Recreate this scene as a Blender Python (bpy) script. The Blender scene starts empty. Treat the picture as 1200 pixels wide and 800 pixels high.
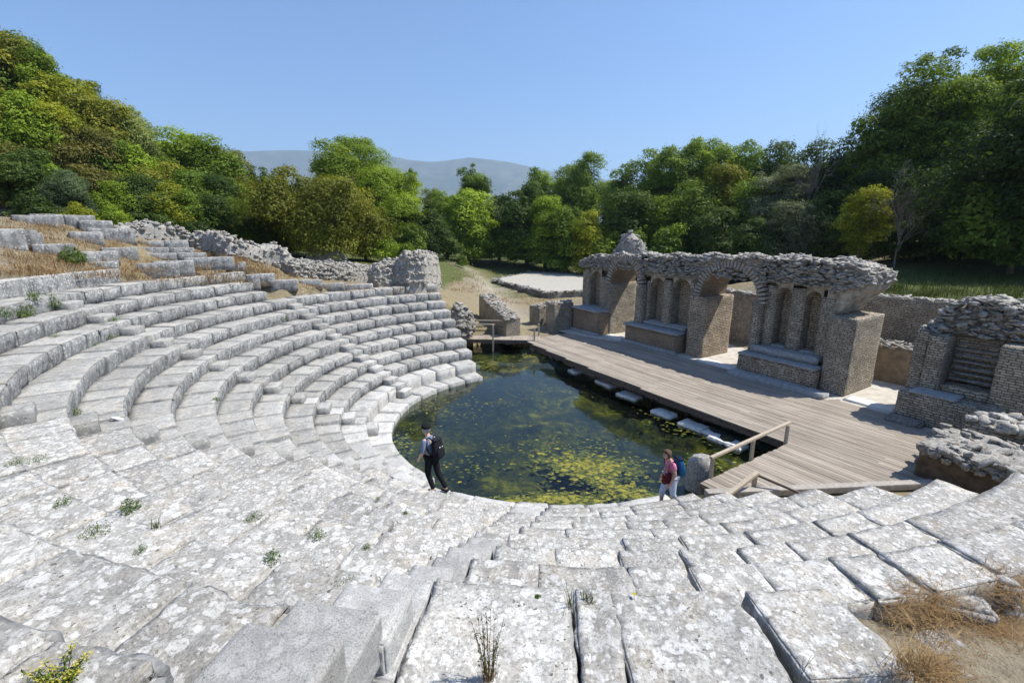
import bpy, bmesh, math, random
import numpy as np
from mathutils import Vector, Matrix

# ------------------------------------------------------------ camera, world, sun, exposure
scn = bpy.context.scene
COL = scn.collection
FPX, PITCH, CAMZ = 535.8, 0.2315, 6.206
cam = bpy.data.cameras.new("camera"); cam_o = bpy.data.objects.new("camera", cam); COL.objects.link(cam_o)
cam.sensor_width = 36.0; cam.lens = 36.0 * FPX / 1200.0
cam.clip_start = 0.05; cam.clip_end = 40000
cam_o.location = (0, 0, CAMZ); cam_o.rotation_euler = (math.pi / 2 - PITCH, 0, 0)
scn.camera = cam_o

SUN_EL, SUN_AZ = 57.0, 5.0            # azimuth measured from +X towards +Y
world = bpy.data.worlds.new("World"); scn.world = world; world.use_nodes = True
wn = world.node_tree.nodes; wl = world.node_tree.links; wn.clear()
sky = wn.new("ShaderNodeTexSky"); sky.sky_type = 'NISHITA'; sky.sun_disc = False
sky.sun_elevation = math.radians(SUN_EL); sky.sun_rotation = math.radians(90 - SUN_AZ)
sky.air_density = 1.05; sky.dust_density = 0.55; sky.ozone_density = 10.0; sky.altitude = 0
bg = wn.new("ShaderNodeBackground"); bg.inputs["Strength"].default_value = 0.116
wo = wn.new("ShaderNodeOutputWorld")
wl.new(sky.outputs[0], bg.inputs[0]); wl.new(bg.outputs[0], wo.inputs[0])
sun = bpy.data.lights.new("sun", 'SUN'); sun.energy = 4.6; sun.angle = math.radians(0.53); sun.color = (1.0, 0.945, 0.855)
sun_o = bpy.data.objects.new("sun", sun); COL.objects.link(sun_o)
_e, _a = math.radians(SUN_EL), math.radians(SUN_AZ)
_sd = Vector((math.cos(_e) * math.cos(_a), math.cos(_e) * math.sin(_a), math.sin(_e)))
sun_o.rotation_euler = _sd.to_track_quat('Z', 'Y').to_euler()
sun_o.location = (30, 3, 60)
vs = scn.view_settings
vs.view_transform = 'Standard'; vs.look = 'None'; vs.exposure = 0.70; vs.gamma = 1.0; vs.use_curve_mapping = False
import time as _time; _t0 = _time.time()
scn.cycles.max_bounces = 8; scn.cycles.transparent_max_bounces = 12; scn.cycles.volume_bounces = 0
scn.cycles.use_denoising = True

# ------------------------------------------------------------ layout of the theatre
S = 1.07
CX, CY = 1.21 * S, 15.0 * S           # centre of the seating circles
R0, RD, RH = 6.02 * S, .701 * S, .38 * S   # first row radius, row depth, row height
OX, OY = 1.36, 25.27                  # far corner of the stage; u runs along its edge, w away from the pond
EX, EY = .5281, -.8492
NX, NY = .8492, .5281
WATER = -0.68
rnd = random.Random(11)
rng = np.random.default_rng(7)

def L(u, w, z=0.0): return (OX + u * EX + w * NX, OY + u * EY + w * NY, z)
def uw(x, y): return ((x - OX) * EX + (y - OY) * EY, (x - OX) * NX + (y - OY) * NY)
def ray(u, v):
    x = (u - 600) / FPX; y = (v - 400) / FPX
    return np.array([x, math.cos(PITCH) - y * math.sin(PITCH), -math.sin(PITCH) - y * math.cos(PITCH)])
def at_y(u, v, Y):
    D = ray(u, v); t = Y / D[1]
    return np.array([D[0] * t, Y, CAMZ + D[2] * t])
def at_z(u, v, z):
    D = ray(u, v); t = (z - CAMZ) / D[2]
    return np.array([D[0] * t, D[1] * t, z])

def ss(a, b, x):
    t = np.clip((np.asarray(x, float) - a) / (b - a), 0, 1); return t * t * (3 - 2 * t)

# ------------------------------------------------------------ numpy noise
def _hash(ix, iy, iz, seed):
    h = (ix.astype(np.int64) * 374761393 + iy.astype(np.int64) * 668265263 + iz.astype(np.int64) * 2147483647 + seed * 974711) & 0xFFFFFFFF
    h = ((h ^ (h >> 13)) * 1274126177) & 0xFFFFFFFF
    h = (h ^ (h >> 16)) & 0xFFFFFFFF
    h = (h * 2246822519) & 0xFFFFFFFF
    return ((h ^ (h >> 15)) & 0xFFFFFF) / float(0xFFFFFF) * 2 - 1
def vnoise(P, seed=0):
    P = np.asarray(P, float); i = np.floor(P); f = P - i; f = f * f * (3 - 2 * f)
    x, y, z = i[:, 0], i[:, 1], i[:, 2]; o = 0
    for a in (0, 1):
        for b in (0, 1):
            for c in (0, 1):
                wgt = (f[:, 0] if a else 1 - f[:, 0]) * (f[:, 1] if b else 1 - f[:, 1]) * (f[:, 2] if c else 1 - f[:, 2])
                o = o + wgt * _hash(x + a, y + b, z + c, seed)
    return o
def fbm(P, octv=4, seed=0):
    P = np.asarray(P, float); o = 0; a = 1.0; s = 0
    for k in range(octv):
        o = o + a * vnoise(P, seed + 17 * k); s += a; a *= .5; P = P * 2.03 + 3.1
    return o / s

# ------------------------------------------------------------ scene helpers
def obj(name, verts, faces, mat, parent=None, origin=(0, 0, 0), smooth=True, uvs=None, attrs=None, mats=None, fmat=None):
    me = bpy.data.meshes.new(name)
    V = np.asarray(verts, float).reshape(-1, 3) - np.asarray(origin, float)
    me.from_pydata(V.tolist(), [], faces if isinstance(faces, list) else faces.tolist())
    if mats:
        for m in mats: me.materials.append(m)
        if fmat is not None: me.polygons.foreach_set("material_index", np.asarray(fmat, np.int32))
    elif mat: me.materials.append(mat)
    if smooth: me.polygons.foreach_set("use_smooth", np.ones(len(me.polygons), bool))
    if uvs is not None:
        uvl = me.uv_layers.new(name="UVMap"); uvl.data.foreach_set("uv", np.asarray(uvs, np.float32).ravel())
    if attrs:
        for k, a in attrs.items():
            a = np.asarray(a, np.float32)
            if a.ndim == 2:
                at = me.attributes.new(k, 'FLOAT_COLOR', 'POINT'); at.data.foreach_set("color", np.c_[a, np.ones(len(a))].astype(np.float32).ravel())
            else:
                at = me.attributes.new(k, 'FLOAT', 'POINT'); at.data.foreach_set("value", a)
    me.update()
    o = bpy.data.objects.new(name, me); COL.objects.link(o)
    if parent is not None: o.parent = parent
    else: o.location = origin
    return o
def tag(o, label=None, cat=None, group=None, kind=None):
    if label: o["label"] = label
    if cat: o["category"] = cat
    if group: o["group"] = group
    if kind: o["kind"] = kind
    return o
def thing(name, loc, label, cat, group=None):
    o = bpy.data.objects.new(name, None); COL.objects.link(o); o.location = loc; o.empty_display_size = .2
    return tag(o, label, cat, group)

class MB:
    """collects verts / faces / uvs of one mesh"""
    def __init__(s): s.v = []; s.f = []; s.uv = []; s.n = 0; s.at = {}
    def add(s, V, F, UV=None, **at):
        V = np.asarray(V, float).reshape(-1, 3); F = np.asarray(F)
        s.v.append(V); s.f.extend((F + s.n).tolist()); s.n += len(V)
        if UV is not None: s.uv.append(np.asarray(UV, float).reshape(-1, 2))
        for k, a in at.items(): s.at.setdefault(k, []).append(np.broadcast_to(np.asarray(a, float), (len(V),) + np.shape(a)[1:] if np.ndim(a) > 1 else (len(V),)))
    def build(s, name, mat, parent=None, origin=(0, 0, 0), smooth=True):
        V = np.concatenate(s.v); uv = np.concatenate(s.uv) if s.uv else None
        at = {k: np.concatenate(a) for k, a in s.at.items()} or None
        return obj(name, V, s.f, mat, parent, origin, smooth, uv, at)

_lat = {}
def lattice(na, nb, nc):
    """surface lattice of a box: verts as integer coords, quads, face axis (0 x,1 y,2 z) with sign"""
    key = (na, nb, nc)
    if key in _lat: return _lat[key]
    idx = {}; V = []; F = []; A = []
    def vid(i, j, k):
        t = (i, j, k)
        if t not in idx: idx[t] = len(V); V.append(t)
        return idx[t]
    for k0, sgn in ((0, -1), (nc, 1)):
        for i in range(na):
            for j in range(nb):
                q = [vid(i, j, k0), vid(i + 1, j, k0), vid(i + 1, j + 1, k0), vid(i, j + 1, k0)]
                F.append(q if sgn > 0 else q[::-1]); A.append((2, sgn))
    for j0, sgn in ((0, -1), (nb, 1)):
        for i in range(na):
            for k in range(nc):
                q = [vid(i, j0, k), vid(i + 1, j0, k), vid(i + 1, j0, k + 1), vid(i, j0, k + 1)]
                F.append(q if sgn < 0 else q[::-1]); A.append((1, sgn))
    for i0, sgn in ((0, -1), (na, 1)):
        for j in range(nb):
            for k in range(nc):
                q = [vid(i0, j, k), vid(i0, j + 1, k), vid(i0, j + 1, k + 1), vid(i0, j, k + 1)]
                F.append(q if sgn > 0 else q[::-1]); A.append((0, sgn))
    r = (np.array(V), np.array(F), np.array(A)); _lat[key] = r
    return r
def spread(n, half, R):
    """n+1 coordinates over [-half, half] with extra lines inside the rounded edge"""
    R = min(R, half * .45)
    if n < 5: return np.linspace(-half, half, n + 1)
    inner = np.linspace(-half + R, half - R, n - 3)
    return np.r_[-half, -half + .35 * R, inner, half - .35 * R, half]
def rbox(ha, hb, hc, res, R=.03, rough=.012, chip=.03, seed=0, off=(0, 0, 0), nscale=1.0, maxn=60):
    """rounded, worn box, half sizes ha hb hc: verts, quads, normals, axis"""
    na, nb, nc = (int(np.clip(round(2 * q / res), 1 if q < .03 else 2, maxn)) + 4 for q in (ha, hb, hc))
    I, F, A = lattice(na, nb, nc)
    P = np.c_[spread(na, ha, R)[I[:, 0]], spread(nb, hb, R)[I[:, 1]], spread(nc, hc, R)[I[:, 2]]]
    H = np.array([ha, hb, hc]); Rm = min(R, H.min() * .45)
    Q = np.clip(P, -(H - Rm), H - Rm); D = P - Q; ln = np.linalg.norm(D, axis=1, keepdims=True); N = D / np.maximum(ln, 1e-9)
    P = Q + N * Rm
    edge = 1 - np.abs(N).max(axis=1)          # 0 on faces, >0 on rounded edges
    W = P * nscale + np.asarray(off)
    d = rough * fbm(W * 3.0, 3, seed) + rough * .55 * fbm(W * 14.0, 2, seed + 5)
    if chip: d = d - chip * np.clip(fbm(W * 5.0, 2, seed + 9) + .05, 0, 1) * np.clip(edge * 4, 0, 1) - chip * .5 * np.clip(edge * 3, 0, 1)
    return P + N * d[:, None], F, N, A
def boxuv(P, F, A, off=(0, 0)):
    """uv in metres by face axis, per loop"""
    out = np.zeros((len(F), F.shape[1], 2))
    ax = A[:, 0]
    for a, (i, j) in {0: (1, 2), 1: (0, 2), 2: (0, 1)}.items():
        m = ax == a
        q = P[F[m]]
        out[m] = np.stack([q[..., i], q[..., j]], -1)
    return out.reshape(-1, 2) + np.asarray(off)

# ------------------------------------------------------------ material helpers
def mat(name):
    m = bpy.data.materials.new(name); m.use_nodes = True
    nt = m.node_tree; nt.nodes.clear()
    return m, nt
class NB:
    """small node builder"""
    def __init__(s, nt): s.nt = nt
    def n(s, t, **kw):
        x = s.nt.nodes.new(t)
        for k, v in kw.items(): setattr(x, k, v)
        return x
    def l(s, a, b): s.nt.links.new(a, b)
    def noise(s, vec, scale, detail=4, rough=.55, dist=0.0):
        x = s.n("ShaderNodeTexNoise"); x.inputs["Scale"].default_value = scale; x.inputs["Detail"].default_value = detail
        x.inputs["Roughness"].default_value = rough; x.inputs["Distortion"].default_value = dist
        if vec is not None: s.l(vec, x.inputs["Vector"])
        return x
    def vor(s, vec, scale, feature='F1', rand=1.0):
        x = s.n("ShaderNodeTexVoronoi", feature=feature); x.inputs["Scale"].default_value = scale; x.inputs["Randomness"].default_value = rand
        if vec is not None: s.l(vec, x.inputs["Vector"])
        return x
    def ramp(s, fac, stops, interp='LINEAR'):
        x = s.n("ShaderNodeValToRGB"); cr = x.color_ramp; cr.interpolation = interp
        while len(cr.elements) < len(stops): cr.elements.new(.5)
        for e, (p, c) in zip(cr.elements, stops):
            e.position = p; e.color = (c, c, c, 1) if isinstance(c, (int, float)) else (*c, 1)
        s.l(fac, x.inputs[0]); return x.outputs[0]
    def sstep(s, val, a, b):
        x = s.n("ShaderNodeMapRange", interpolation_type='SMOOTHSTEP'); x.inputs[1].default_value = a; x.inputs[2].default_value = b
        x.inputs[3].default_value = 0.0; x.inputs[4].default_value = 1.0
        s.l(val, x.inputs[0]); return x.outputs[0]
    def math(s, op, a, b=None, c=None):
        x = s.n("ShaderNodeMath", operation=op)
        for i, q in enumerate((a, b, c)):
            if q is None: continue
            if isinstance(q, (int, float)): x.inputs[i].default_value = q
            else: s.l(q, x.inputs[i])
        return x.outputs[0]
    def mix(s, fac, a, b, mode='MIX'):
        x = s.n("ShaderNodeMix", data_type='RGBA', blend_type=mode)
        for sock, q in ((x.inputs[0], fac), (x.inputs[6], a), (x.inputs[7], b)):
            if isinstance(q, (int, float)): sock.default_value = q
            elif isinstance(q, tuple): sock.default_value = (*q, 1)
            else: s.l(q, sock)
        return x.outputs[2]
    def attr(s, name):
        x = s.n("ShaderNodeAttribute"); x.attribute_name = name; return x
    def bump(s, h, strength, dist, normal=None):
        x = s.n("ShaderNodeBump"); x.inputs["Strength"].default_value = strength; x.inputs["Distance"].default_value = dist
        s.l(h, x.inputs["Height"])
        if normal is not None: s.l(normal, x.inputs["Normal"])
        return x.outputs[0]
    def out(s, col, rough=.85, normal=None, spec=.25, metal=0.0):
        p = s.n("ShaderNodeBsdfPrincipled"); o = s.n("ShaderNodeOutputMaterial")
        if isinstance(col, tuple): p.inputs["Base Color"].default_value = (*col, 1)
        else: s.l(col, p.inputs["Base Color"])
        if isinstance(rough, (int, float)): p.inputs["Roughness"].default_value = rough
        else: s.l(rough, p.inputs["Roughness"])
        p.inputs["Specular IOR Level"].default_value = spec; p.inputs["Metallic"].default_value = metal
        if normal is not None: s.l(normal, p.inputs["Normal"])
        s.l(p.outputs[0], o.inputs[0]); return p
    def pos(s): return s.n("ShaderNodeNewGeometry").outputs["Position"]

def plain(name, col, rough=.7, var=.25, scale=12.0, bump=.2, spec=.3):
    m, nt = mat(name); b = NB(nt); p = b.n("ShaderNodeTexCoord").outputs["Object"]
    f = b.noise(p, scale, 4).outputs[0]
    c = b.mix(b.ramp(f, [(.3, 0.0), (.7, 1.0)]), tuple(x * (1 - var) for x in col), tuple(min(1, x * (1 + var)) for x in col))
    b.out(c, rough, b.bump(f, bump, .01), spec); return m

def stone_mat(name, light, grey, lichen=1.0, pat=True, fine=1.0, specks=1.0, ochre=.5, white=(.63, .625, .605)):
    m, nt = mat(name); b = NB(nt); oi = b.n("ShaderNodeObjectInfo").outputs["Random"]
    sh = b.n("ShaderNodeVectorMath", operation='ADD'); b.l(b.pos(), sh.inputs[0]); b.l(b.math('MULTIPLY', oi, 61.0), sh.inputs[1]); p = sh.outputs[0]
    big = b.noise(p, 1.1, 4, .6).outputs[0]; mid = b.noise(p, 5.5, 5, .62).outputs[0]; fin = b.noise(p, 42 * fine, 4, .7).outputs[0]
    vfine = b.noise(p, 160 * fine, 2, .6).outputs[0]
    base = b.mix(b.ramp(b.math('ADD', b.math('MULTIPLY', big, .5), b.math('MULTIPLY', mid, .5)), [(.38, 0.0), (.62, 1.0)]), grey, light)
    base = b.mix(b.math('MULTIPLY', b.ramp(b.noise(p, 2.6, 5, .6).outputs[0], [(.5, 0.0), (.68, 1.0)]), ochre), base, (.47, .405, .31))
    base = b.mix(b.math('MULTIPLY', b.ramp(fin, [(.40, 1.0), (.54, 0.0)]), .5), base, tuple(x * .45 for x in grey))
    base = b.mix(b.math('MULTIPLY', b.ramp(vfine, [(.55, 0.0), (.75, 1.0)]), .35), base, (.62, .62, .6))
    base = b.mix(b.math('MULTIPLY', b.ramp(b.noise(p, 3.4, 6, .7, .4).outputs[0], [(.53, 0.0), (.64, 1.0)]), .55 if pat else .3), base, (.165, .163, .155))
    # crusts of white lichen: round spots of several sizes, ragged by noise
    wob = b.n("ShaderNodeVectorMath", operation='MULTIPLY_ADD'); nv = b.noise(p, 17, 5, .65).outputs[1]
    b.l(nv, wob.inputs[0]); wob.inputs[1].default_value = (.065, .065, .065); b.l(p, wob.inputs[2]); pw = wob.outputs[0]
    cl = b.ramp(b.noise(p, 1.7, 3).outputs[0], [(.36, .0), (.56, 1.0)])
    def spots(scale, keep, rad):
        v = b.vor(pw, scale); sep = b.n("ShaderNodeSeparateColor"); b.l(v.outputs["Color"], sep.inputs[0])
        thr = b.math('MULTIPLY', b.math('GREATER_THAN', sep.outputs[0], 1 - keep), b.math('MULTIPLY_ADD', sep.outputs[1], rad * .6, rad * .5))
        return b.sstep(b.math('SUBTRACT', thr, v.outputs["Distance"]), -.012, .035)
    s1 = b.math('MULTIPLY', spots(7.5, .6, .46), cl); s2 = spots(14, .55, .44); s3 = b.math('MULTIPLY', spots(29, .5, .43), b.math('SUBTRACT', 1.0, b.math('MULTIPLY', cl, .4)))
    sm = b.math('MAXIMUM', s1, b.math('MAXIMUM', s2, s3)) if lichen > .5 else b.math('MAXIMUM', b.math('MULTIPLY', s1, .8), b.math('MULTIPLY', s2, .7))
    crust = b.math('MULTIPLY', b.ramp(b.noise(p, 8.5, 7, .68, .3).outputs[0], [(.52, 0.0), (.575, 1.0)]), .5 if lichen > .5 else .4)
    sm = b.math('MULTIPLY', b.math('MAXIMUM', b.math('MULTIPLY', sm, 1.0), crust), b.ramp(fin, [(.34, .2), (.52, 1.0)]))
    base = b.mix(b.math('MULTIPLY', sm, .82 * min(1, lichen + .1)), base, white)
    # dark pits and black lichen
    dk = b.vor(pw, 27); sp = b.n("ShaderNodeSeparateColor"); b.l(dk.outputs["Color"], sp.inputs[0])
    dm = b.math('MULTIPLY', b.math('GREATER_THAN', sp.outputs[2], .8), b.sstep(b.math('SUBTRACT', b.math('MULTIPLY', sp.outputs[0], .38), dk.outputs["Distance"]), -.02, .06))
    dm = b.math('MULTIPLY', dm, b.ramp(b.noise(p, 2.2, 3).outputs[0], [(.40, 0.0), (.56, 1.0)]))
    dm = b.math('MAXIMUM', dm, b.math('MULTIPLY', b.ramp(b.noise(p, 34, 4, .7).outputs[0], [(.29, 1.0), (.36, 0.0)]), .9))
    base = b.mix(b.math('MULTIPLY', dm, .85 * specks), base, (.09, .088, .08))
    if pat:       # grey patina grown over the seat fronts, with pale runs
        pa = b.attr("patina").outputs["Fac"]
        st = b.n("ShaderNodeMapping"); b.l(p, st.inputs[0]); st.inputs["Scale"].default_value = (7, 7, 3.2)
        stn = b.noise(st.outputs[0], 1.0, 5, .65).outputs[0]
        pc = b.mix(b.ramp(b.math('ADD', b.math('MULTIPLY', stn, .55), b.math('MULTIPLY', mid, .45)), [(.36, 0.0), (.62, 1.0)]), (.085, .09, .095), (.32, .325, .32))
        pc = b.mix(b.math('MULTIPLY', s2, .5), pc, (.55, .55, .54))
        pm = b.math('MULTIPLY', b.sstep(b.math('ADD', pa, b.math('MULTIPLY_ADD', mid, .9, -.45)), .3, .6), .92)
        base = b.mix(pm, base, pc)
    tone = b.math('MULTIPLY_ADD', b.math('FRACT', b.math('MULTIPLY', oi, 7.31)), .26, .86)
    mm = b.n("ShaderNodeVectorMath", operation='SCALE'); b.l(base, mm.inputs[0]); b.l(tone, mm.inputs[3])
    hgt = b.math('ADD', b.math('MULTIPLY', mid, .7), b.math('ADD', b.math('MULTIPLY', fin, .45), b.math('MULTIPLY', vfine, .16)))
    hgt = b.math('SUBTRACT', hgt, b.math('MULTIPLY', dm, .5))
    b.out(mm.outputs[0], .92, b.bump(hgt, .85, .02), .15)
    return m

def masonry_mat(name, c1, c2, mortar, bw=.30, bh=.095, ms=.014, grime=.35):
    m, nt = mat(name); b = NB(nt)
    uvn = b.n("ShaderNodeUVMap").outputs[0]; p = b.pos()
    dist = b.n("ShaderNodeVectorMath", operation='MULTIPLY_ADD'); nz = b.noise(p, 3.2, 3)
    b.l(nz.outputs[1], dist.inputs[0]); dist.inputs[1].default_value = (.12, .075, 0); b.l(uvn, dist.inputs[2])
    br = b.n("ShaderNodeTexBrick"); b.l(dist.outputs[0], br.inputs["Vector"])
    br.inputs["Scale"].default_value = 1.0; br.inputs["Brick Width"].default_value = bw; br.inputs["Row Height"].default_value = bh
    br.inputs["Mortar Size"].default_value = ms; br.inputs["Mortar Smooth"].default_value = .35; br.inputs["Bias"].default_value = 0.0
    br.inputs["Color1"].default_value = (*c1, 1); br.inputs["Color2"].default_value = (*c2, 1); br.inputs["Mortar"].default_value = (*mortar, 1)
    br.offset = .5; br.squash = .7; br.squash_frequency = 3
    n1 = b.noise(p, 1.3, 5, .6).outputs[0]; n2 = b.noise(p, 13, 4, .65).outputs[0]; n3 = b.noise(p, 60, 3).outputs[0]
    c = b.mix(b.math('MULTIPLY', b.ramp(n1, [(.42, 0.0), (.66, 1.0)]), grime), br.outputs[0], (.10, .095, .085))
    c = b.mix(b.ramp(n2, [(.3, .45), (.55, 0.0)]), c, tuple(x * .45 for x in c1))
    c = b.mix(b.ramp(n2, [(.58, 0.0), (.75, .5)]), c, tuple(min(1, x * 1.35) for x in c2))
    hgt = b.math('ADD', b.math('MULTIPLY', b.math('SUBTRACT', 1.0, br.outputs["Fac"]), .7), b.math('ADD', b.math('MULTIPLY', n2, .5), b.math('MULTIPLY', n3, .25)))
    b.out(c, .93, b.bump(hgt, 1.0, .05), .12)
    return m

M = {}
M['seat'] = stone_mat('weathered_limestone', (.43, .415, .38), (.275, .268, .25), 1.0)
M['seat_far'] = stone_mat('weathered_seat_limestone', (.43, .42, .39), (.285, .28, .262), .45, True, 1.0, .7, .35)
M['podium'] = stone_mat('pale_limestone', (.57, .56, .53), (.40, .395, .38), .4, True, 1.0, .4, .2)
M['concrete'] = stone_mat('modern_step_concrete', (.44, .435, .415), (.33, .325, .315), .45, False, 2.0, .25, .1)
M['block'] = stone_mat('loose_limestone', (.42, .405, .375), (.22, .215, .205), .7, True)
M['rubble'] = stone_mat('rubble_stone', (.39, .365, .32), (.19, .18, .16), .55, False, 1.0, 1.0, .5)
M['rubble_dark'] = stone_mat('dark_rubble_stone', (.26, .245, .22), (.12, .115, .105), .4, False, 1.0, 1.0, .5)
M['masonry'] = masonry_mat('courses_of_small_stone', (.41, .32, .225), (.64, .54, .41), (.13, .105, .08), .28, .09, .016, .45)
M['masonry_grey'] = masonry_mat('grey_small_stone', (.37, .32, .245), (.60, .535, .43), (.13, .115, .09), .24, .08, .015, .45)
M['brick'] = masonry_mat('flat_bricks', (.38, .27, .18), (.50, .39, .275), (.22, .175, .13), .34, .068, .015, .35)
M['slab'] = plain('grey_slab', (.30, .31, .31), .85, .25, 7, .5)
M['plaster'] = plain('old_mortar', (.33, .29, .235), .95, .5, 4, .9)
M['earth_wall'] = plain('earthy_wall', (.25, .195, .135), .95, .3, 4, .7)
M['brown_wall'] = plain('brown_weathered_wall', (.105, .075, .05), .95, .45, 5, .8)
M['voussoir'] = plain('arch_stones', (.30, .275, .235), .95, .3, 9, .6)
M['white_stone'] = plain('bleached_stone', (.60, .59, .56), .9, .14, 9, .5)
HAZE = True
# ------------------------------------------------------------ terrain
NROW_TH = [112, 156, 157, 222, 259, 261.6, 274.5, 274.8, 310]
NROW_K = [9.1, 9.1, 12.1, 12.1, 12.1, 10.05, 10.05, 8.75, 8.75]
TH_FAR, TH_NEAR = 118.0, 300.0
def ground(x, y):
    x = np.asarray(x, float); y = np.asarray(y, float)
    r = np.hypot(x - CX, y - CY); th = np.degrees(np.arctan2(y - CY, x - CX)) % 360
    u, w = uw(x, y); s = -x
    field = -.06 + .35 * ss(33, 42, y) + 1.5 * ss(60, 76, y)
    hill = np.interp(s, [-1e5, -1, 2, 7, 12, 20, 28, 40, 55, 80, 150, 400, 1e5], [0, 0, .4, 2.6, 3.4, 4.0, 5.2, 8.5, 14.0, 26, 42, 60, 60]) * (1 - .5 * ss(45, 95, y)) * (1 - .6 * ss(120, 600, y))
    tl_ = [100, 116, 125, 140, 155, 180, 200, 225, 240]
    rc = np.interp(th, tl_, [14, 14.5, 16, 17.6, 19.2, 21.5, 21.5, 20, 20]); zc = np.interp(th, tl_, [0, 2.0, 2.7, 4.1, 6.1, 7.1, 7.3, 7.0, 6.0])
    bank = (3.3 * ss(10.5, 19, w) + 8 * ss(24, 75, w)) * ss(-12, 6, u)
    nat = np.maximum(field + bank, hill)
    zr = np.interp(th, [105, 117, 124, 155, 180, 200, 225, 258.5, 260.5, 274, 277, 292, 300, 320], [0, 2.5, 2.9, 3.6, 4.9, 5.05, 5.0, 4.8, 3.45, 3.4, 3.05, 2.85, 2.7, 2.7])
    rtop = R0 + RD * np.interp(th, NROW_TH, NROW_K)
    rtop = rtop - .32 * (th > 262.2)
    rim = zr * np.where(th < 158, 1 - ss(rtop + 1.5, rtop + 14, r), 1.0) + np.where(th > 170, .10, .02) * np.maximum(r - rtop, 0)
    past = th - 1.25 * np.maximum(r - R0, 0) / RD > 292.6
    past = past & (th > 180)
    rim = np.where(past, 0, rim)
    rim = rim * np.where(y < 60, 1 - ss(45, 75, r), 0)
    out = np.maximum(nat, rim)
    # left side: the slope climbs from the top row to a crest under the ruined walls, then falls away
    ps = zr + (zc - zr) * np.clip((r - rtop) / np.maximum(rc - rtop, 1), 0, 1) ** .9
    ps = np.where(r > rc + .6, zc - 2.8 * ss(rc + .6, rc + 7, r), ps)
    lm = ss(112, 120, th) * ss(240, 225, th); wf = ss(rc + 5, rc + 16, r)
    out = np.where(lm > 0, out * (1 - lm) + lm * (ps * (1 - wf) + np.maximum(hill, field) * wf), out)
    cone = RH * np.maximum(r - R0, 0) / RD - RH - .3
    insec = ((th > TH_FAR - 1) & ~past).astype(float)
    b = ss(rtop - .15, rtop + .25, r)
    g = np.where(insec > 0, cone * (1 - b) + out * b, out)
    pond = ((r < R0 - .3 + .4 * (th > 230) * (th < 298)) & (w < .35)) | ((u > -4.3) & (u < 15.3) & (w < .35) & (r < 13.0) & (insec == 0))
    g = np.where(pond, -1.7, g)
    # nothing natural rises through the stage floor
    g = np.where((u > -3) & (u < 17.4) & (w > -5.4) & (w < 9.5) & ~pond & (insec == 0), np.minimum(g, -.12), g)
    g = g + .05 * np.sin(x * 1.7 + 3 * np.sin(y * .6)) * np.sin(y * 1.3) * np.where(pond | (insec > 0) & (r < rtop), 0, 1) * ((u < -3) | (w > 9.5))
    return g

def warp_axis(n_in, half, n_out, far, c=0.0):
    a = np.linspace(-half, half, n_in); st = a[1] - a[0]
    q = (far / half) ** (1.0 / n_out)
    o = half * q ** np.arange(1, n_out + 1)
    return np.r_[-o[::-1], a, o] + c
gx = warp_axis(200, 32, 42, 9500); gy = warp_axis(200, 32, 42, 9500, 22)
XX, YY = np.meshgrid(gx, gy); PX, PY = XX.ravel(), YY.ravel()
PZ = ground(PX, PY)
PZ = PZ + .06 * fbm(np.c_[PX, PY, PX * 0] * .9, 3, 3) * (np.abs(PX) < 60)
ny, nx = XX.shape
ii = np.arange(ny * nx).reshape(ny, nx)
GF = np.stack([ii[:-1, :-1], ii[:-1, 1:], ii[1:, 1:], ii[1:, :-1]], -1).reshape(-1, 4)
r_ = np.hypot(PX - CX, PY - CY); th_ = np.degrees(np.arctan2(PY - CY, PX - CX)) % 360; u_, w_ = uw(PX, PY)
nz = fbm(np.c_[PX, PY, PX * 0] * .25, 4, 21)
# what grows where: 0 bare earth ... straw, and green
green = np.clip(.55 * ss(40, 50, PY + 12 * nz) * ss(-70, -5, PX) + ss(62, 74, PY + 5 * nz) * ss(-70, -5, PX) + .75 * ss(12, 16, w_ + 3 * nz) * ss(0, 8, u_) + ss(-4, -7, PX) * ss(33, 37, PY) * ss(60, 50, PY), 0, 1)
straw = np.clip(.6 + 1.2 * nz, 0, 1)
pathm = .4 * np.exp(-((PX - (2.0 - (PY - 30) * .28 + 1.0 * np.sin(PY * .15))) / 1.5) ** 2) * ss(29, 33, PY) * (PY < 62)
m, nt = mat('ground_earth_and_grass'); b = NB(nt); p = b.pos()
n1 = b.noise(p, .7, 5, .6).outputs[0]; n2 = b.noise(p, 6, 5, .65).outputs[0]; n3 = b.noise(p, 45, 3).outputs[0]
earth = b.mix(b.ramp(n2, [(.35, 0.0), (.65, 1.0)]), (.155, .128, .092), (.275, .24, .18))
strw = b.mix(b.ramp(n3, [(.35, 0.0), (.65, 1.0)]), (.165, .135, .07), (.32, .27, .155))
c = b.mix(b.math('MULTIPLY', b.attr('straw').outputs['Fac'], b.ramp(n2, [(.35, .2), (.55, 1.0)])), earth, strw)
grn = b.mix(b.ramp(n3, [(.3, 0.0), (.7, 1.0)]), (.04, .06, .016), (.12, .135, .045))
c = b.mix(b.sstep(b.math('ADD', b.attr('green').outputs['Fac'], b.math('MULTIPLY_ADD', n2, .8, -.4)), .3, .7), c, grn)
c = b.mix(b.attr('path').outputs['Fac'], c, b.mix(n2, (.40, .36, .29), (.52, .48, .41)))
pv = b.vor(p, 7.0); c = b.mix(b.math('MULTIPLY', b.sstep(b.math('SUBTRACT', .24, pv.outputs['Distance']), -.02, .06), b.ramp(n1, [(.45, 0.0), (.6, .8)])), c, (.42, .40, .36))
b.out(c, .95, b.bump(b.math('ADD', n2, b.math('MULTIPLY', n3, .5)), .8, .06), .1)
M['ground'] = m
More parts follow.
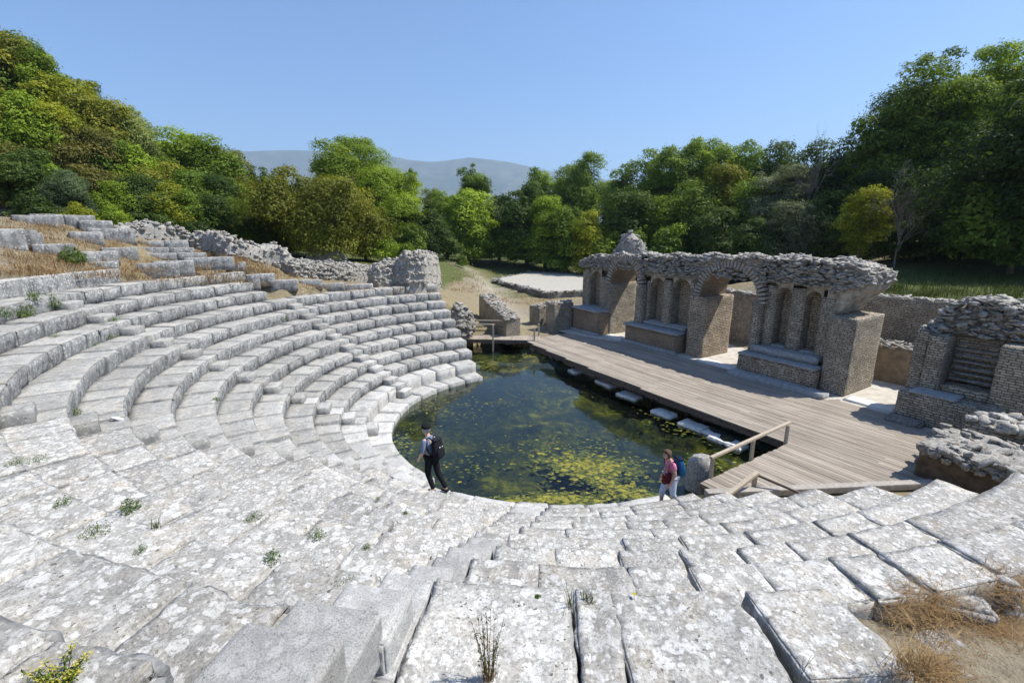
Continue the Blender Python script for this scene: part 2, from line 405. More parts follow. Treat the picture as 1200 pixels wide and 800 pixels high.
g_o = obj('ground', np.c_[PX, PY, PZ], GF, M['ground'], attrs={'green': green, 'straw': straw, 'path': pathm})
tag(g_o, kind='structure')

# ------------------------------------------------------------ the flooded orchestra
m, nt = mat('pond_floor_algae_sky_tint'); b = NB(nt); p = b.pos()
n1 = b.noise(p, .55, 4, .55, .6).outputs[0]; n2 = b.noise(p, 2.6, 6, .68, .8).outputs[0]; n3 = b.noise(p, 11, 4, .65).outputs[0]
f = b.math('ADD', b.math('MULTIPLY', n1, .45), b.math('ADD', b.math('MULTIPLY', n2, .45), b.math('MULTIPLY', n3, .14)))
c = b.ramp(f, [(.43, (.018, .029, .034)), (.51, (.032, .041, .033)), (.575, (.085, .083, .025)), (.655, (.24, .21, .04))])  # dark blue stops paint sky reflection into the bed; olive and yellow are algae
b.out(c, .9, b.bump(n3, .6, .05), .1); M['algae_sky_floor'] = m
m, nt = mat('pond_water'); b = NB(nt); p = b.pos()
rip = b.math('ADD', b.math('MULTIPLY', b.noise(p, 2.2, 3).outputs[0], .6), b.math('MULTIPLY', b.noise(p, 9, 2).outputs[0], .12))
nrm = b.bump(rip, .10, .05)
fr = b.n("ShaderNodeFresnel"); fr.inputs[0].default_value = 1.333; b.l(nrm, fr.inputs["Normal"])
tr = b.n("ShaderNodeBsdfTransparent"); tr.inputs[0].default_value = (.62, .70, .62, 1)
gl = b.n("ShaderNodeBsdfGlossy"); gl.inputs["Roughness"].default_value = .015; gl.inputs[0].default_value = (1, 1, 1, 1); b.l(nrm, gl.inputs["Normal"])
mx = b.n("ShaderNodeMixShader"); b.l(fr.outputs[0], mx.inputs[0]); b.l(tr.outputs[0], mx.inputs[1]); b.l(gl.outputs[0], mx.inputs[2])
o_ = b.n("ShaderNodeOutputMaterial"); b.l(mx.outputs[0], o_.inputs[0]); M['water'] = m

def in_pond(x, y):
    r = np.hypot(x - CX, y - CY); th = np.degrees(np.arctan2(y - CY, x - CX)) % 360; u, w = uw(x, y)
    return (w < .55) & (u > -4.6) & (u < 15.6) & ((r < R0 - .45 + .6 * (th > 229) * (th < 300)) | (((th < TH_FAR) | (th > TH_NEAR - 5)) & (r < 13.4)))
step = .16
qx = np.arange(-6, 12, step); qy = np.arange(6, 31, step)
QX, QY = np.meshgrid(qx, qy); keep = in_pond(QX + step / 2, QY + step / 2)[:-1, :-1]
ii = np.arange(QX.size).reshape(QX.shape)
F = np.stack([ii[:-1, :-1], ii[:-1, 1:], ii[1:, 1:], ii[1:, :-1]], -1)[keep]
used = np.unique(F); remap = -np.ones(QX.size, int); remap[used] = np.arange(len(used)); F = remap[F]
QP = np.c_[QX.ravel(), QY.ravel()][used]
tag(obj('pond_water', np.c_[QP, np.full(len(QP), WATER)], F, M['water']), kind='structure')
rq = np.hypot(QP[:, 0] - CX, QP[:, 1] - CY)
_, wq = uw(QP[:, 0], QP[:, 1])
dep = -1.22 + .34 * ss(.25, .75, .5 + .8 * fbm(np.c_[QP, QP[:, 0] * 0] * .55, 4, 5)) + .24 * ss(R0 - 1.4, R0 - .2, rq) + .2 * ss(-1.6, .0, wq)
dep += .06 * fbm(np.c_[QP, QP[:, 0] * 0] * 3.0, 3, 8)
tag(obj('pond_floor', np.c_[QP, dep], F, M['algae_sky_floor']), kind='structure')
# mats of weed that reach the surface
m, nt = mat('floating_weed'); b = NB(nt); p = b.pos()
n2 = b.noise(p, 5, 5, .7).outputs[0]; n3 = b.noise(p, 26, 4, .7).outputs[0]
c = b.mix(b.ramp(b.math('ADD', b.math('MULTIPLY', n2, .6), b.math('MULTIPLY', n3, .4)), [(.36, 0.0), (.62, 1.0)]), (.075, .08, .016), (.32, .295, .055))
b.out(c, .75, b.bump(n3, .8, .03), .2); M['weed'] = m
mbw = MB()
def weed_patch(cx, cy, n, sx, sy, rot, rr):
    for k in range(n):
        a = rng.normal(0, 1, 2); x = a[0] * sx; y = a[1] * sy
        x, y = cx + x * math.cos(rot) - y * math.sin(rot), cy + x * math.sin(rot) + y * math.cos(rot)
        if not in_pond(np.array([x]), np.array([y]))[0]: continue
        s = rr * rng.uniform(.35, 1.2); nn = 9; an = np.linspace(0, 2 * math.pi, nn, endpoint=False) + rng.uniform(0, 1)
        rad = s * (1 + .45 * rng.normal(0, 1, nn)); zz = WATER + rng.uniform(-.04, .012)
        V = [(x, y, zz + .004)] + [(x + max(.02, q) * math.cos(t), y + .7 * max(.02, q) * math.sin(t), zz - .008) for q, t in zip(rad, an)]
        mbw.add(V, [[0, i + 1, (i + 1) % nn + 1] for i in range(nn)])
def wp(u, v): q = at_z(u, v, WATER); return q[0], q[1]
for u, v, n, sx, sy, rot, rr in [(a_[0], a_[1], int(a_[2] * (2.6 if a_[2] > 200 else .9)), a_[3], a_[4], a_[5], a_[6] * (1.15 if a_[2] > 200 else 1)) for a_ in [(690, 545, 420, .75, .42, -.2, .075), (735, 575, 230, .75, .2, -.6, .07), (655, 585, 260, .9, .16, .05, .07), (640, 520, 110, .9, .4, 0, .05), (700, 520, 70, .5, .3, .2, .05),
                                 (540, 480, 110, .8, .6, .3, .05), (600, 470, 90, 1.4, .8, 0, .045), (500, 470, 160, .6, .9, .4, .06), (580, 425, 190, .7, .7, .2, .075), (610, 430, 90, .7, .5, 0, .06), (600, 520, 70, 1.4, .6, 0, .045), (550, 545, 80, .6, .5, 0, .055), (800, 500, 120, 1.0, .4, -.9, .06),
                                 (760, 470, 120, 1.2, .35, -.95, .06), (870, 520, 170, .9, .35, -.9, .075), (700, 440, 100, 1.2, .3, -1.0, .06), (830, 545, 90, .5, .4, 0, .06), (640, 455, 70, 1.0, .5, 0, .045), (470, 520, 120, .2, .7, .1, .06)]]:
    weed_patch(*wp(u, v), n, sx, sy, rot, rr)
tag(mbw.build('pond_weed', M['weed']), 'yellow-green weed and algae floating in patches on the dark pond water', 'pond weed', kind='stuff')

# ------------------------------------------------------------ rows of seats
AISLE = [155.4, 189.65, 222.77, 260.35]
AW = [.62, .62, .62, .55]
def after_aisle(j, r):     # first angle past the stair (towards larger angle)
    return AISLE[j] + math.degrees(AW[j] / r)
def s4_left(k): return float(np.interp(k, [0, 2, 5, 8, 9, 10, 12], [259.3, 260.2, 260.7, 260.6, 260.0, 259.2, 259.2]))
def s4_right(k): return float(np.interp(k, [0, 2, 4, 8, 9, 10, 12], [266.2, 264.9, 263.9, 262.3, 261.9, 261.6, 261.5]))
def far_end(k): return 117.3 + .0 * k
def near_end(k): return 292.2 + 1.25 * k
ORD = ['lowest', 'second', 'third', 'fourth', 'fifth', 'sixth', 'seventh', 'eighth', 'ninth', 'tenth', 'eleventh', 'twelfth', 'thirteenth']
WEDGE = [('far wedge beside the wooden footbridge', 9), ('wedge left of the far wedge, across the pond', 12), ('leftmost wedge where the rows bend towards us', 12),
         ('near wedge just left of the concrete stair', 12), ('nearest wedge, right of the concrete stair', 9)]
def pol(r, thd, z): t = math.radians(thd); return (CX + r * math.cos(t), CY + r * math.sin(t), z)
def res_for(dist):
    return .028 if dist < 3.2 else .042 if dist < 5 else .075 if dist < 8 else .12 if dist < 12 else .17 if dist < 19 else .26
def arc_block(t0, t1, r0, r1, z0, z1, seed, patina=True, gap=.012, tilt=.0, R=.035, rough=.014, chip=.05, under=.05, amin=.1):
    """one block bent to the circle: verts, faces, patina"""
    rm = (r0 + r1) / 2; tm = math.radians((t0 + t1) / 2)
    ha = max(.05, math.radians(t1 - t0) * rm / 2 - gap); hb = (r1 - r0) / 2; hc = (z1 - z0) / 2
    cpos = (CX + rm * math.cos(tm), CY + rm * math.sin(tm), (z0 + z1) / 2)
    dist = math.dist(cpos, (0, 0, CAMZ))
    near = dist < 8
    P, F, N, A = rbox(ha, hb, hc, res_for(dist), R * (1.2 if near else 1), rough * (1.25 if near else 1), chip, seed, cpos)
    P = P.copy()
    zf = (P[:, 2] + hc) / (2 * hc)
    front = np.clip(-N[:, 1], 0, 1)
    P[:, 1] += under * front * np.clip(1 - zf * 1.5, 0, 1)            # front cut back under the edge
    if near and not isinstance(tilt, float) and tilt[1] != .008: P[:, 0] += random.Random(seed).uniform(-.03, .03) * P[:, 1]
    P[:, 2] += tilt[0] * P[:, 0] + tilt[1] * P[:, 1] if not isinstance(tilt, float) else 0
    pat = np.clip(np.maximum(front * 1.15, np.abs(N[:, 0]) * .9) - np.clip(N[:, 2], 0, 1) * .6, 0, 1) if patina else np.zeros(len(P))
    th = tm + P[:, 0] / rm; rr = rm + P[:, 1]
    V = np.c_[CX + rr * np.cos(th), CY + rr * np.sin(th), P[:, 2] + cpos[2]]
    # polar mapping mirrors the box (angle grows to the left of the outward direction): flip faces
    return V, F[:, ::-1], pat
E_JOINTS = {9: [266.2, 267.5, 271.5], 8: [265.2, 268.8, 271.2, 274.2, 277.6, 280.0, 283.6, 288.2], 7: [266.0, 269.2, 272.4, 275.6, 278.6, 282.6, 287], 6: [267.6, 270.4, 274.2, 278.9, 284.4, 288.5]}
CRACK = {(9, 266.2): .016, (9, 267.5): .03, (9, 271.5): .045, (8, 268.8): .022, (8, 271.2): .03, (8, 280.0): .022, (8, 283.6): .01, (7, 272.4): .028, (7, 269.2): .013, (7, 275.6): .014, (7, 278.6): .008, (7, 282.6): .016, (6, 274.2): .02, (6, 270.4): .006, (6, 278.9): .014, (6, 284.4): .018}
D_JOINTS = {}
def seat_row(wi, k, t0, t1, joints=None, r1=None):
    r0 = R0 + RD * k; rb = r1 or (R0 + RD * (k + 1) + .10); z1 = RH * k
    z0 = z1 - RH - .12 - (1.0 if k == 0 else 0)
    tm = (t0 + t1) / 2; base = pol(r0, tm, z0)
    lab = f"{ORD[k]} stone seat row above the water, {WEDGE[wi][0]}"
    if k == WEDGE[wi][1] - (0 if wi == 4 else 1): lab = f"topmost stone seat row, {WEDGE[wi][0]}"
    t = thing('stone_seat_row', base, lab, 'seat row', 'stone seat rows of the ancient theatre')
    rr = random.Random(100 * wi + k)
    if joints is None:
        joints = []; x = t0; nearw = wi >= 3
        while True:
            x += math.degrees(rr.uniform(.62, 1.25) / r0)
            if x > t1 - math.degrees(.4 / r0): break
            joints.append(x)
    ed = [t0] + [j for j in joints if t0 < j < t1] + [t1]
    for a, c in zip(ed[:-1], ed[1:]):
        g = rr.uniform(.006, .02)
        ga = gc = g
        if wi >= 3: ga = CRACK.get((k, a), rr.choice([.002, .003, .003, .008]) if k < 6 or wi == 3 else .002); gc = CRACK.get((k, c), .002); gc = .002 if wi == 4 else rr.choice([.002, .003, .012])
        jit = .5 if wi >= 3 else 1.0
        merge = (wi == 4) or (wi == 3 and rr.random() < .65)
        if merge:
            ga = CRACK.get((k, a), -.008) * 1.6 if wi == 4 else -.012; gc = CRACK.get((k, c), -.012) * (-.2 if wi == 4 and (k, c) in CRACK else 1) if wi == 4 else -.012
            if wi == 4 and rr.random() < .12: ga = rr.uniform(.004, .02)
        dz = rr.uniform(-.018, .018) * jit; dr = rr.uniform(-.025, .025)
        tl = (rr.uniform(-.012, .012) * jit, rr.uniform(.0, .02))
        if merge: dr *= .4; tl = (tl[0] * .3, tl[1]); dz *= .35
        rough = .013; chip = rr.choice([.03, .05, .09]); R = rr.choice([.014, .02, .03])
        if wi == 3: R = .03; rough = .018
        if wi == 3 and k >= 9: R = .05; rough = .03; chip = .09
        if wi == 4: R = .014; rough = .03; chip = rr.choice([.03, .06, .1]); dz *= .4
        if wi in (1, 2) and k > 8: R = .04; chip = .1; rough = .02
        if wi in (1, 2, 3) and rr.random() < .13: rough = .045; chip = .2; R = .05; dz -= .02
        V, F, pa = arc_block(a + math.degrees((ga - .001) / r0), c - math.degrees((gc - .001) / r0), r0 + dr, R0 + RD * 9.95 if wi == 4 and k == 9 and c > 274 else rb, z0, z1 + dz, rr.randrange(9999), True, .001, tl, R, rough, chip)
        o = obj('seat_block', V, F, M['podium'] if k == 0 else M['seat_far'] if wi < 3 else M['seat'], t, base, True, None, {'patina': pa * (.35 if k == 0 else 1.0 if wi < 3 else .6)})
    return t
for k in range(0, 9): seat_row(0, k, far_end(k) - (0 if k != 0 else -1.0), AISLE[0])
for k in range(0, 12):
    t1 = AISLE[1]; t0 = after_aisle(0, R0 + RD * k) + (0 if k < 9 else 1.5 if k < 11 else .8)
    seat_row(1, k, t0, t1)
for k in range(0, 12): seat_row(2, k, after_aisle(1, R0 + RD * k), AISLE[2])
for k in range(0, 12): seat_row(3, k, after_aisle(2, R0 + RD * k), s4_left(k))
for k in range(0, 10):
    te = near_end(k)
    if k == 9: seat_row(4, 9, s4_right(9), 274.5, E_JOINTS[9], R0 + RD * 10.6)
    else: seat_row(4, k, s4_right(k), te, E_JOINTS.get(k), (R0 + RD * 8.72) if k == 8 else None)
# the tall back-rest course above the left rows
t = thing('stone_backrest_row', pol(R0 + RD * 12, 188, 4.2), 'tall upright slabs of the back row, highest course at the left edge', 'back row', None)
for a, c in ((177.6, 184.2), (184.3, 190.4), (190.5, 196)):
    V, F, pa = arc_block(a, c, R0 + RD * 12, R0 + RD * 12 + .42, RH * 11 - .4, RH * 12 + .1, int(a), True, .015, (0.0, .0), .05, .02, .06, .0)
    obj('upright_slab', V, F, M['seat'], t, pol(R0 + RD * 12, 188, 4.2), True, None, {'patina': pa * .9})

# ------------------------------------------------------------ stairs between the wedges
SLAB = ['stair on the far side, between the far wedge and its left neighbour', 'stair at the left, the middle one of three weathered stairs', 'shallow stair at left, beside the bending rows, partly hidden', 'concrete and limestone stair descending from our feet to the pond']
for j in range(4):
    b0 = pol(R0, AISLE[j] + 2, -.5)
    t = thing('stairway', b0, SLAB[j], 'stairs', 'stairs between the seat wedges')
    nk = (9, 12, 12, 12)[j]
    for k in range(0, nk):
        r0 = R0 + RD * k
        for q in range(2):
            if j == 3 and k == 11 and q: continue
            rr = random.Random(j * 77 + k * 3 + q)
            ra = r0 + RD * (.0 + .5 * q) - .37; rb = r0 + RD + .1; zt = RH * (k - 1) + RH * .5 * (q + 1)
            if q == 1: zt = RH * k - .012
            m_ = M['concrete'] if j == 3 and (k >= 7) else M['podium'] if k < 3 else M['seat_far'] if j < 3 else M['seat']
            a0 = AISLE[j] + math.degrees(.012 / ra); a1 = AISLE[j] + math.degrees((AW[j] - .012) / ra)
            if j == 3: a0 = s4_left(k - .5 + .5 * q) + .05; a1 = s4_right(k - .5 + .5 * q) - .08
            sharp = j == 3 and k >= 7
            V, F, pa = arc_block(a0, a1, ra + rr.uniform(-.02, .02), rb if q else r0 + RD * .5 - .3, zt - .34, zt + rr.uniform(-.008, .008), rr.randrange(9999), True, .004, (0.0, .008), .018 if sharp else .016, .006 if sharp else .012, .02 if sharp else .025, 0.0)
            obj('step', V, F, m_, t, b0, True, None, {'patina': pa * (.25 if sharp else .5)})

# ------------------------------------------------------------ paved ring at the water's edge
b0 = pol(R0, 210, WATER)
t = thing('paved_ring', b0, 'curved ring of pale stone slabs along the edge of the pond', 'pavement')
x = 118.5; rr = random.Random(5)
while x < 231:
    x1 = min(232, x + math.degrees(rr.uniform(.7, 1.3) / R0))
    V, F, pa = arc_block(x, x1, R0 - .82 + rr.uniform(-.03, .03), R0 + .1, WATER - .5, -.48 + rr.uniform(-.025, .02), rr.randrange(9999), True, rr.uniform(.006, .02), (rr.uniform(-.015, .015), rr.uniform(-.01, .02)), .022, .012, .05, .03)
    obj('paving_slab', V, F, M['podium'], t, b0, True, None, {'patina': pa * .5}); x = x1
# ------------------------------------------------------------ stage building
def lw(V):   # local u,w,z -> world
    V = np.asarray(V); return np.c_[OX + V[:, 0] * EX + V[:, 1] * NX, OY + V[:, 0] * EY + V[:, 1] * NY, V[:, 2]]
def lbox(mb, u0, u1, w0, w1, z0, z1, res=.15, R=.045, rough=.032, chip=.08, seed=None, top_rag=0.0, lean=0.0, side_rag=0.0):
    seed = rnd.randrange(9999) if seed is None else seed
    c = np.array([(u0 + u1) / 2, (w0 + w1) / 2, (z0 + z1) / 2])
    P, F, N, A = rbox((u1 - u0) / 2, (w1 - w0) / 2, (z1 - z0) / 2, res, R, rough, chip, seed, c, maxn=40)
    P = P + c
    if top_rag:
        zf = np.clip((P[:, 2] - z0) / (z1 - z0), 0, 1) ** 3
        P[:, 2] += top_rag * zf * fbm(np.c_[P[:, 0] * 1.6, P[:, 1] * 1.6, P[:, 0] * 0], 3, seed + 2)
    if side_rag:
        P[:, 0] += side_rag * np.clip(-N[:, 0], 0, 1) * (np.floor(fbm(np.c_[P[:, 2] * 1.4, P[:, 2] * 0, P[:, 2] * 0 + seed], 2, 3) * 4) / 4)
    uv = boxuv(P, F, A, (seed % 7 * .37, 0))
    # u,w,z is a left-handed frame when seen in world axes: flip
    mb.add(lw(P), F[:, ::-1], uv.reshape(len(F), 4, 2)[:, ::-1].reshape(-1, 2))
def slab_part(name, m, parent, org, *boxes, **kw):
    mb = MB()
    for bx in boxes: lbox(mb, *bx, **kw)
    return mb.build(name, m, parent, org)
def stones(mb, pts, size, flat=.6, seed=0, res=2, up=None):
    """many small rough stones"""
    I, F, A = lattice(res, res, res)
    B = (I / res * 2 - 1).astype(float); B = B / np.linalg.norm(B, axis=1, keepdims=True) * .6 + B * .4
    g = np.random.default_rng(seed)
    for p in pts:
        s = size * g.uniform(.45, 1.25); sc = np.array([g.uniform(.7, 1.5), g.uniform(.6, 1.0), g.uniform(.35, 1.0) * flat]) * s * .5
        V = B * (1 + .16 * g.normal(size=(len(B), 1))) * sc
        a = g.uniform(0, 6.28); ti = g.normal(0, .25)
        V = np.c_[V[:, 0] * math.cos(a) - V[:, 1] * math.sin(a), V[:, 0] * math.sin(a) + V[:, 1] * math.cos(a), V[:, 2] + V[:, 0] * ti]
        mb.add(V + p, F)
def arch_block(mb, u0, u1, w0, w1, zs, rise, ztop, n=26, rough=.02, ztop_fn=None):
    """wall over a round arch: front, back, soffit, top"""
    us = np.linspace(u0, u1, n + 1); uc = (u0 + u1) / 2; hw = (u1 - u0) / 2
    zi = zs + rise * np.sqrt(np.clip(1 - ((us - uc) / hw) ** 2, 0, 1))
    zt = np.full(n + 1, ztop) if ztop_fn is None else ztop_fn(us)
    zt = np.maximum(zt, zi + .05); ws = np.linspace(w0, w1, 9); nv = 6
    for wv, flip in ((w0, False), (w1, True)):
        V = []; UV = []; F = []
        for i in range(n + 1):
            for j in range(nv + 1):
                z = zi[i] + (zt[i] - zi[i]) * j / nv; V.append((us[i], wv, z))
        V = np.array(V); V[:, 1] += rough * fbm(V * 3, 3, 4) * (1 if flip else -1)
        for i in range(n):
            for j in range(nv):
                q = [i * (nv + 1) + j, (i + 1) * (nv + 1) + j, (i + 1) * (nv + 1) + j + 1, i * (nv + 1) + j + 1]
                q = q if not flip else q[::-1]; F.append(q); UV += [(V[a, 0], V[a, 2]) for a in q]
        mb.add(lw(V), F, UV)
    arc = np.r_[0, np.cumsum(np.hypot(np.diff(us), np.diff(zi)))]
    V = np.array([(us[i], wv, zi[i]) for i in range(n + 1) for wv in ws]); UV = []; F = []; m_ = len(ws)
    for i in range(n):
        for j in range(m_ - 1):
            q = [i * m_ + j, i * m_ + j + 1, (i + 1) * m_ + j + 1, (i + 1) * m_ + j]; F.append(q); UV += [(V[a, 1], arc[a // m_]) for a in q]
    V = V + np.c_[V[:, 0] * 0, V[:, 0] * 0, .02 * fbm(V * 4, 2, 9)]
    mb.add(lw(V), F, UV)
    V = np.array([(us[i], wv, zt[i]) for i in range(n + 1) for wv in (w0, w1)]); F = []; UV = []
    for i in range(n): q = [2 * i, 2 * i + 2, 2 * i + 3, 2 * i + 1]; F.append(q); UV += [(V[a, 0], V[a, 1]) for a in q]
    mb.add(lw(V), F, UV)
def voussoirs(mb, uc, hw, zs, rise, w, depth, th, n, seed):
    g = random.Random(seed)
    for i in range(n):
        a0 = math.pi * (i + .16) / n; a1 = math.pi * (i + .84) / n; V = []
        t = th * g.uniform(.85, 1.1); pr = g.uniform(-.015, .02)
        for ww in (w - .07 - pr, w + depth):
            for a in (a0, a1):
                for rr in (1.0, 1.0 + t / hw): V.append((uc - hw * rr * math.cos(a), ww, zs + rise * (1 + (rr - 1) * hw / rise) * math.sin(a) - .004))
        F = [[0, 1, 3, 2], [4, 6, 7, 5], [0, 4, 5, 1], [2, 3, 7, 6], [0, 2, 6, 4], [1, 5, 7, 3]]
        V = np.array(V); UV = [(V[a, 0], V[a, 2]) for q in F for a in q]
        mb.add(lw(V), [q[::-1] for q in F], UV)
def rubble_cap(mb, fn_top, u0, u1, w0, w1, zlow, dens, size, seed, front=True):
    """random stones over the broken top and upper front of the wall core"""
    g = np.random.default_rng(seed); pts = []
    for _ in range(int((u1 - u0) * (w1 - w0) * dens)):
        u = g.uniform(u0, u1); w = g.uniform(w0, w1); pts.append((u, w, float(fn_top(u)) + .12 * math.sin(u * 3 + w * 2.2) * .6 + g.uniform(-.08, .07)))
    if front:
        for _ in range(int((u1 - u0) * dens * 1.0)):
            u = g.uniform(u0, u1); zt = float(fn_top(u)); pts.append((u, w0 + g.uniform(-.12, .06), g.uniform(zlow, zt)))
    stones(mb, lw(np.array(pts)), size, .5, seed)

ORGW = L(5.5, 6.7, 0)
sw = thing('stage_wall', ORGW, 'long ruined stage wall of small stones with two arched gateways and niches', 'ruined wall')
top_fn = lambda u: np.interp(u, [-3.5, -3.0, -2.2, .5, 2.2, 3.5, 5, 7.8, 9.5, 11, 12.1, 12.7, 13.1], [4.1, 4.55, 4.75, 4.95, 4.98, 5.0, 5.05, 5.14, 5.16, 5.14, 5.06, 5.0, 4.9])
# backing walls behind the niches
slab_part('back_wall', M['masonry'], sw, ORGW, (-3.3, -.62, 6.5, 7.9, -.1, 4.55), side_rag=.16, top_rag=.2)
slab_part('back_wall', M['masonry'], sw, ORGW, (2.35, 6.1, 6.62, 7.9, -.1, 4.75), top_rag=.2)
slab_part('back_wall', M['masonry'], sw, ORGW, (9.15, 12.3, 6.62, 7.9, -.1, 4.85), top_rag=.2)
# pilasters and piers
for (a, c, w0, w1, z1) in [(-3.05, -2.36, 5.9, 6.7, 3.9), (-1.3, -.64, 5.8, 6.9, 3.5), (-.62, -.05, 5.62, 7.9, 3.22), (1.98, 2.5, 5.62, 7.9, 3.25), (2.5, 2.72, 5.95, 6.7, 3.6), (3.72, 4.28, 5.9, 6.7, 3.72), (5.42, 5.72, 5.95, 6.7, 3.8),
                            (9.02, 9.42, 5.62, 7.9, 3.3), (9.42, 9.85, 5.92, 6.7, 4.02), (10.5, 11.05, 5.95, 6.7, 3.95), (11.72, 12.3, 5.9, 7.2, 3.7)]:
    slab_part('pilaster', M['masonry_grey'], sw, ORGW, (a, c, w0, w1, -.1, z1), top_rag=.08)
slab_part('pier', M['masonry'], sw, ORGW, (5.72, 6.66, 5.6, 7.92, -.1, 3.12), R=.025, chip=.03)
slab_part('pier', M['masonry_grey'], sw, ORGW, (12.32, 13.22, 5.42, 7.92, -.1, 3.06), R=.025, chip=.03)
# arches
for (u0, u1, zs, rise, dep0, nv) in [(-.18, 2.1, 3.18, 1.5, 5.7, 26), (6.2, 9.22, 3.12, 1.55, 5.72, 30)]:
    mb = MB(); arch_block(mb, u0, u1, dep0, 7.85, zs, rise, 5.0, ztop_fn=lambda us: top_fn(us) - .06)
    ar = mb.build('arch', M['brick'], sw, ORGW, smooth=False)
    mb = MB(); voussoirs(mb, (u0 + u1) / 2, (u1 - u0) / 2, zs, rise, dep0, .3, .34, nv, 3)
    mb.build('voussoir_ring', M['voussoir'], ar, ORGW, smooth=False)
# niche heads
for (u0, u1, zs) in [(-2.34, -1.32, 3.3), (2.72, 3.72, 3.3), (4.28, 5.42, 3.3), (9.85, 10.5, 3.6), (11.05, 11.72, 3.55)]:
    mb = MB(); arch_block(mb, u0, u1, 6.02, 6.62, zs, (u1 - u0) / 2, 4.5, 14, ztop_fn=lambda us: us * 0 + 4.35)
    mb.build('niche_head', M['plaster'], sw, ORGW, smooth=False)
    slab_part('niche_sill', M['slab'], sw, ORGW, (u0 + .01, u1 - .01, 6.0, 6.6, 1.25, 1.36))
# rubble core over the pilasters
slab_part('rubble_core', M['rubble_dark'], sw, ORGW, (2.12, 6.18, 5.98, 7.86, 3.84, 4.72), (-3.15, -.2, 6.0, 7.86, 3.9, 4.5), (9.24, 12.3, 5.98, 7.86, 4.06, 4.84), R=.12, rough=.16, chip=.1, res=.16)
mb = MB(); rubble_cap(mb, top_fn, -3.25, 12.7, 5.85, 7.9, 4.1, 80, .25, 5)
g_ = np.random.default_rng(3); pts = []
for _ in range(900):   # ragged front of the core above the arches and niches
    u = g_.uniform(-3.2, 12.4); z = g_.uniform(3.75, float(top_fn(u)))
    uc, hw, zs, ri = ((.96, 1.14, 3.18, 1.5) if u < 2.1 else (7.71, 1.51, 3.12, 1.55))
    if abs(u - uc) < hw + .36 and z < zs + (ri + .36) * math.sqrt(max(0, 1 - ((u - uc) / (hw + .36)) ** 2)): continue
    if (2.3 < u < 6 or u < -.6) and z < 3.95 or 9.5 < u < 12.3 and z < 4.15: continue
    pts.append((u, 5.72 + g_.uniform(-.06, .2) + (0.2 if 2.3 < u < 6 or 9.4 < u or u < -.3 else 0), z))
stones(mb, lw(np.array(pts)), .25, .5, 8)
mb.build('rubble_top', M['rubble'], sw, ORGW)
# broken spring of the lost third vault, hanging over the end pier
prof = [(11.9, 3.1), (12.36, 3.1), (12.5, 3.3), (12.72, 3.6), (12.98, 3.9), (13.2, 4.12), (13.3, 4.35), (13.28, 4.62), (13.1, 4.84), (12.7, 5.0), (11.9, 5.08)]
pr_ = []
for (q0_, q1_) in zip(prof, prof[1:] + prof[:1]):
    m_ = max(1, int(math.dist(q0_, q1_) / .12)); pr_ += [(q0_[0] + (q1_[0] - q0_[0]) * i / m_, q0_[1] + (q1_[1] - q0_[1]) * i / m_) for i in range(m_)]
mb = MB(); n_ = len(pr_); wsl = np.linspace(5.92, 7.86, 15); V = np.array([(a, wv, z) for wv in wsl for (a, z) in pr_])
far_ = np.clip((V[:, 0] - 12.3) / .9, 0, 1)[:, None]
V = V + far_ * np.c_[.10 * fbm(V * 2.2, 4, 41), .05 * fbm(V * 2.2, 3, 42) * (np.abs(V[:, 1] - 6.9) > .9), .09 * fbm(V * 2.2, 4, 43)]
F = [[s_ * n_ + i, (s_ + 1) * n_ + i, (s_ + 1) * n_ + (i + 1) % n_, s_ * n_ + (i + 1) % n_] for s_ in range(14) for i in range(n_)]
mb.add(lw(V), F)
for s_ in (0, 14):
    c_ = V[s_ * n_:(s_ + 1) * n_]; mid = np.array([[12.4, c_[:, 1].mean(), 4.2]]); mb.add(lw(np.r_[c_, mid]), [[i, (i + 1) % n_, n_] for i in range(n_)])
mb.build('vault_spring', M['plaster'], sw, ORGW, smooth=False)
mb = MB(); g_ = np.random.default_rng(13); pts = [(g_.uniform(12.2, 13.2), g_.uniform(5.85, 7.9), 0) for _ in range(170)]
pts = [(a, w_0, np.interp(a, [12.2, 12.7, 13.0, 13.3], [5.06, 5.0, 4.9, 4.62]) + g_.uniform(-.06, .05)) for a, w_0, _ in pts]
pts += [(a, 5.88 + g_.uniform(-.05, .05), np.interp(a, [12.2, 13.25], [3.9, 4.3]) + g_.uniform(0, .55)) for a in g_.uniform(12.0, 13.2, 80)]
pts += [(13.22 + g_.uniform(-.1, .1), w_0, z) for w_0, z in zip(g_.uniform(5.85, 7.9, 90), g_.uniform(4.35, 4.85, 90))]
stones(mb, lw(np.array(pts)), .24, .5, 4); mb.build('rubble_crust', M['rubble'], sw, ORGW)
# podiums in front of the niches
slab_part('podium', M['brick'], sw, ORGW, (-2.6, -.1, 4.75, 6.5, -.1, 1.42))
slab_part('podium_slab', M['slab'], sw, ORGW, (-2.68, -.07, 4.62, 6.52, 1.425, 1.55), R=.025)
slab_part('plinth', M['slab'], sw, ORGW, (-2.7, .1, 4.55, 4.75, -.1, .16))
slab_part('podium', M['brick'], sw, ORGW, (1.78, 5.4, 5.15, 6.5, -.1, .98))
slab_part('podium_slab', M['slab'], sw, ORGW, (1.7, 5.48, 5.03, 6.0, .985, 1.12), R=.025)
slab_part('upper_ledge', M['slab'], sw, ORGW, (2.52, 5.42, 5.78, 6.5, 1.125, 1.3), R=.025)
slab_part('plinth', M['slab'], sw, ORGW, (1.62, 5.6, 4.95, 5.15, -.1, .15))
slab_part('podium', M['masonry'], sw, ORGW, (9.02, 12.26, 4.95, 6.5, -.1, .86))
slab_part('podium_slab', M['slab'], sw, ORGW, (9.0, 12.3, 4.9, 5.7, .865, .97), R=.025)
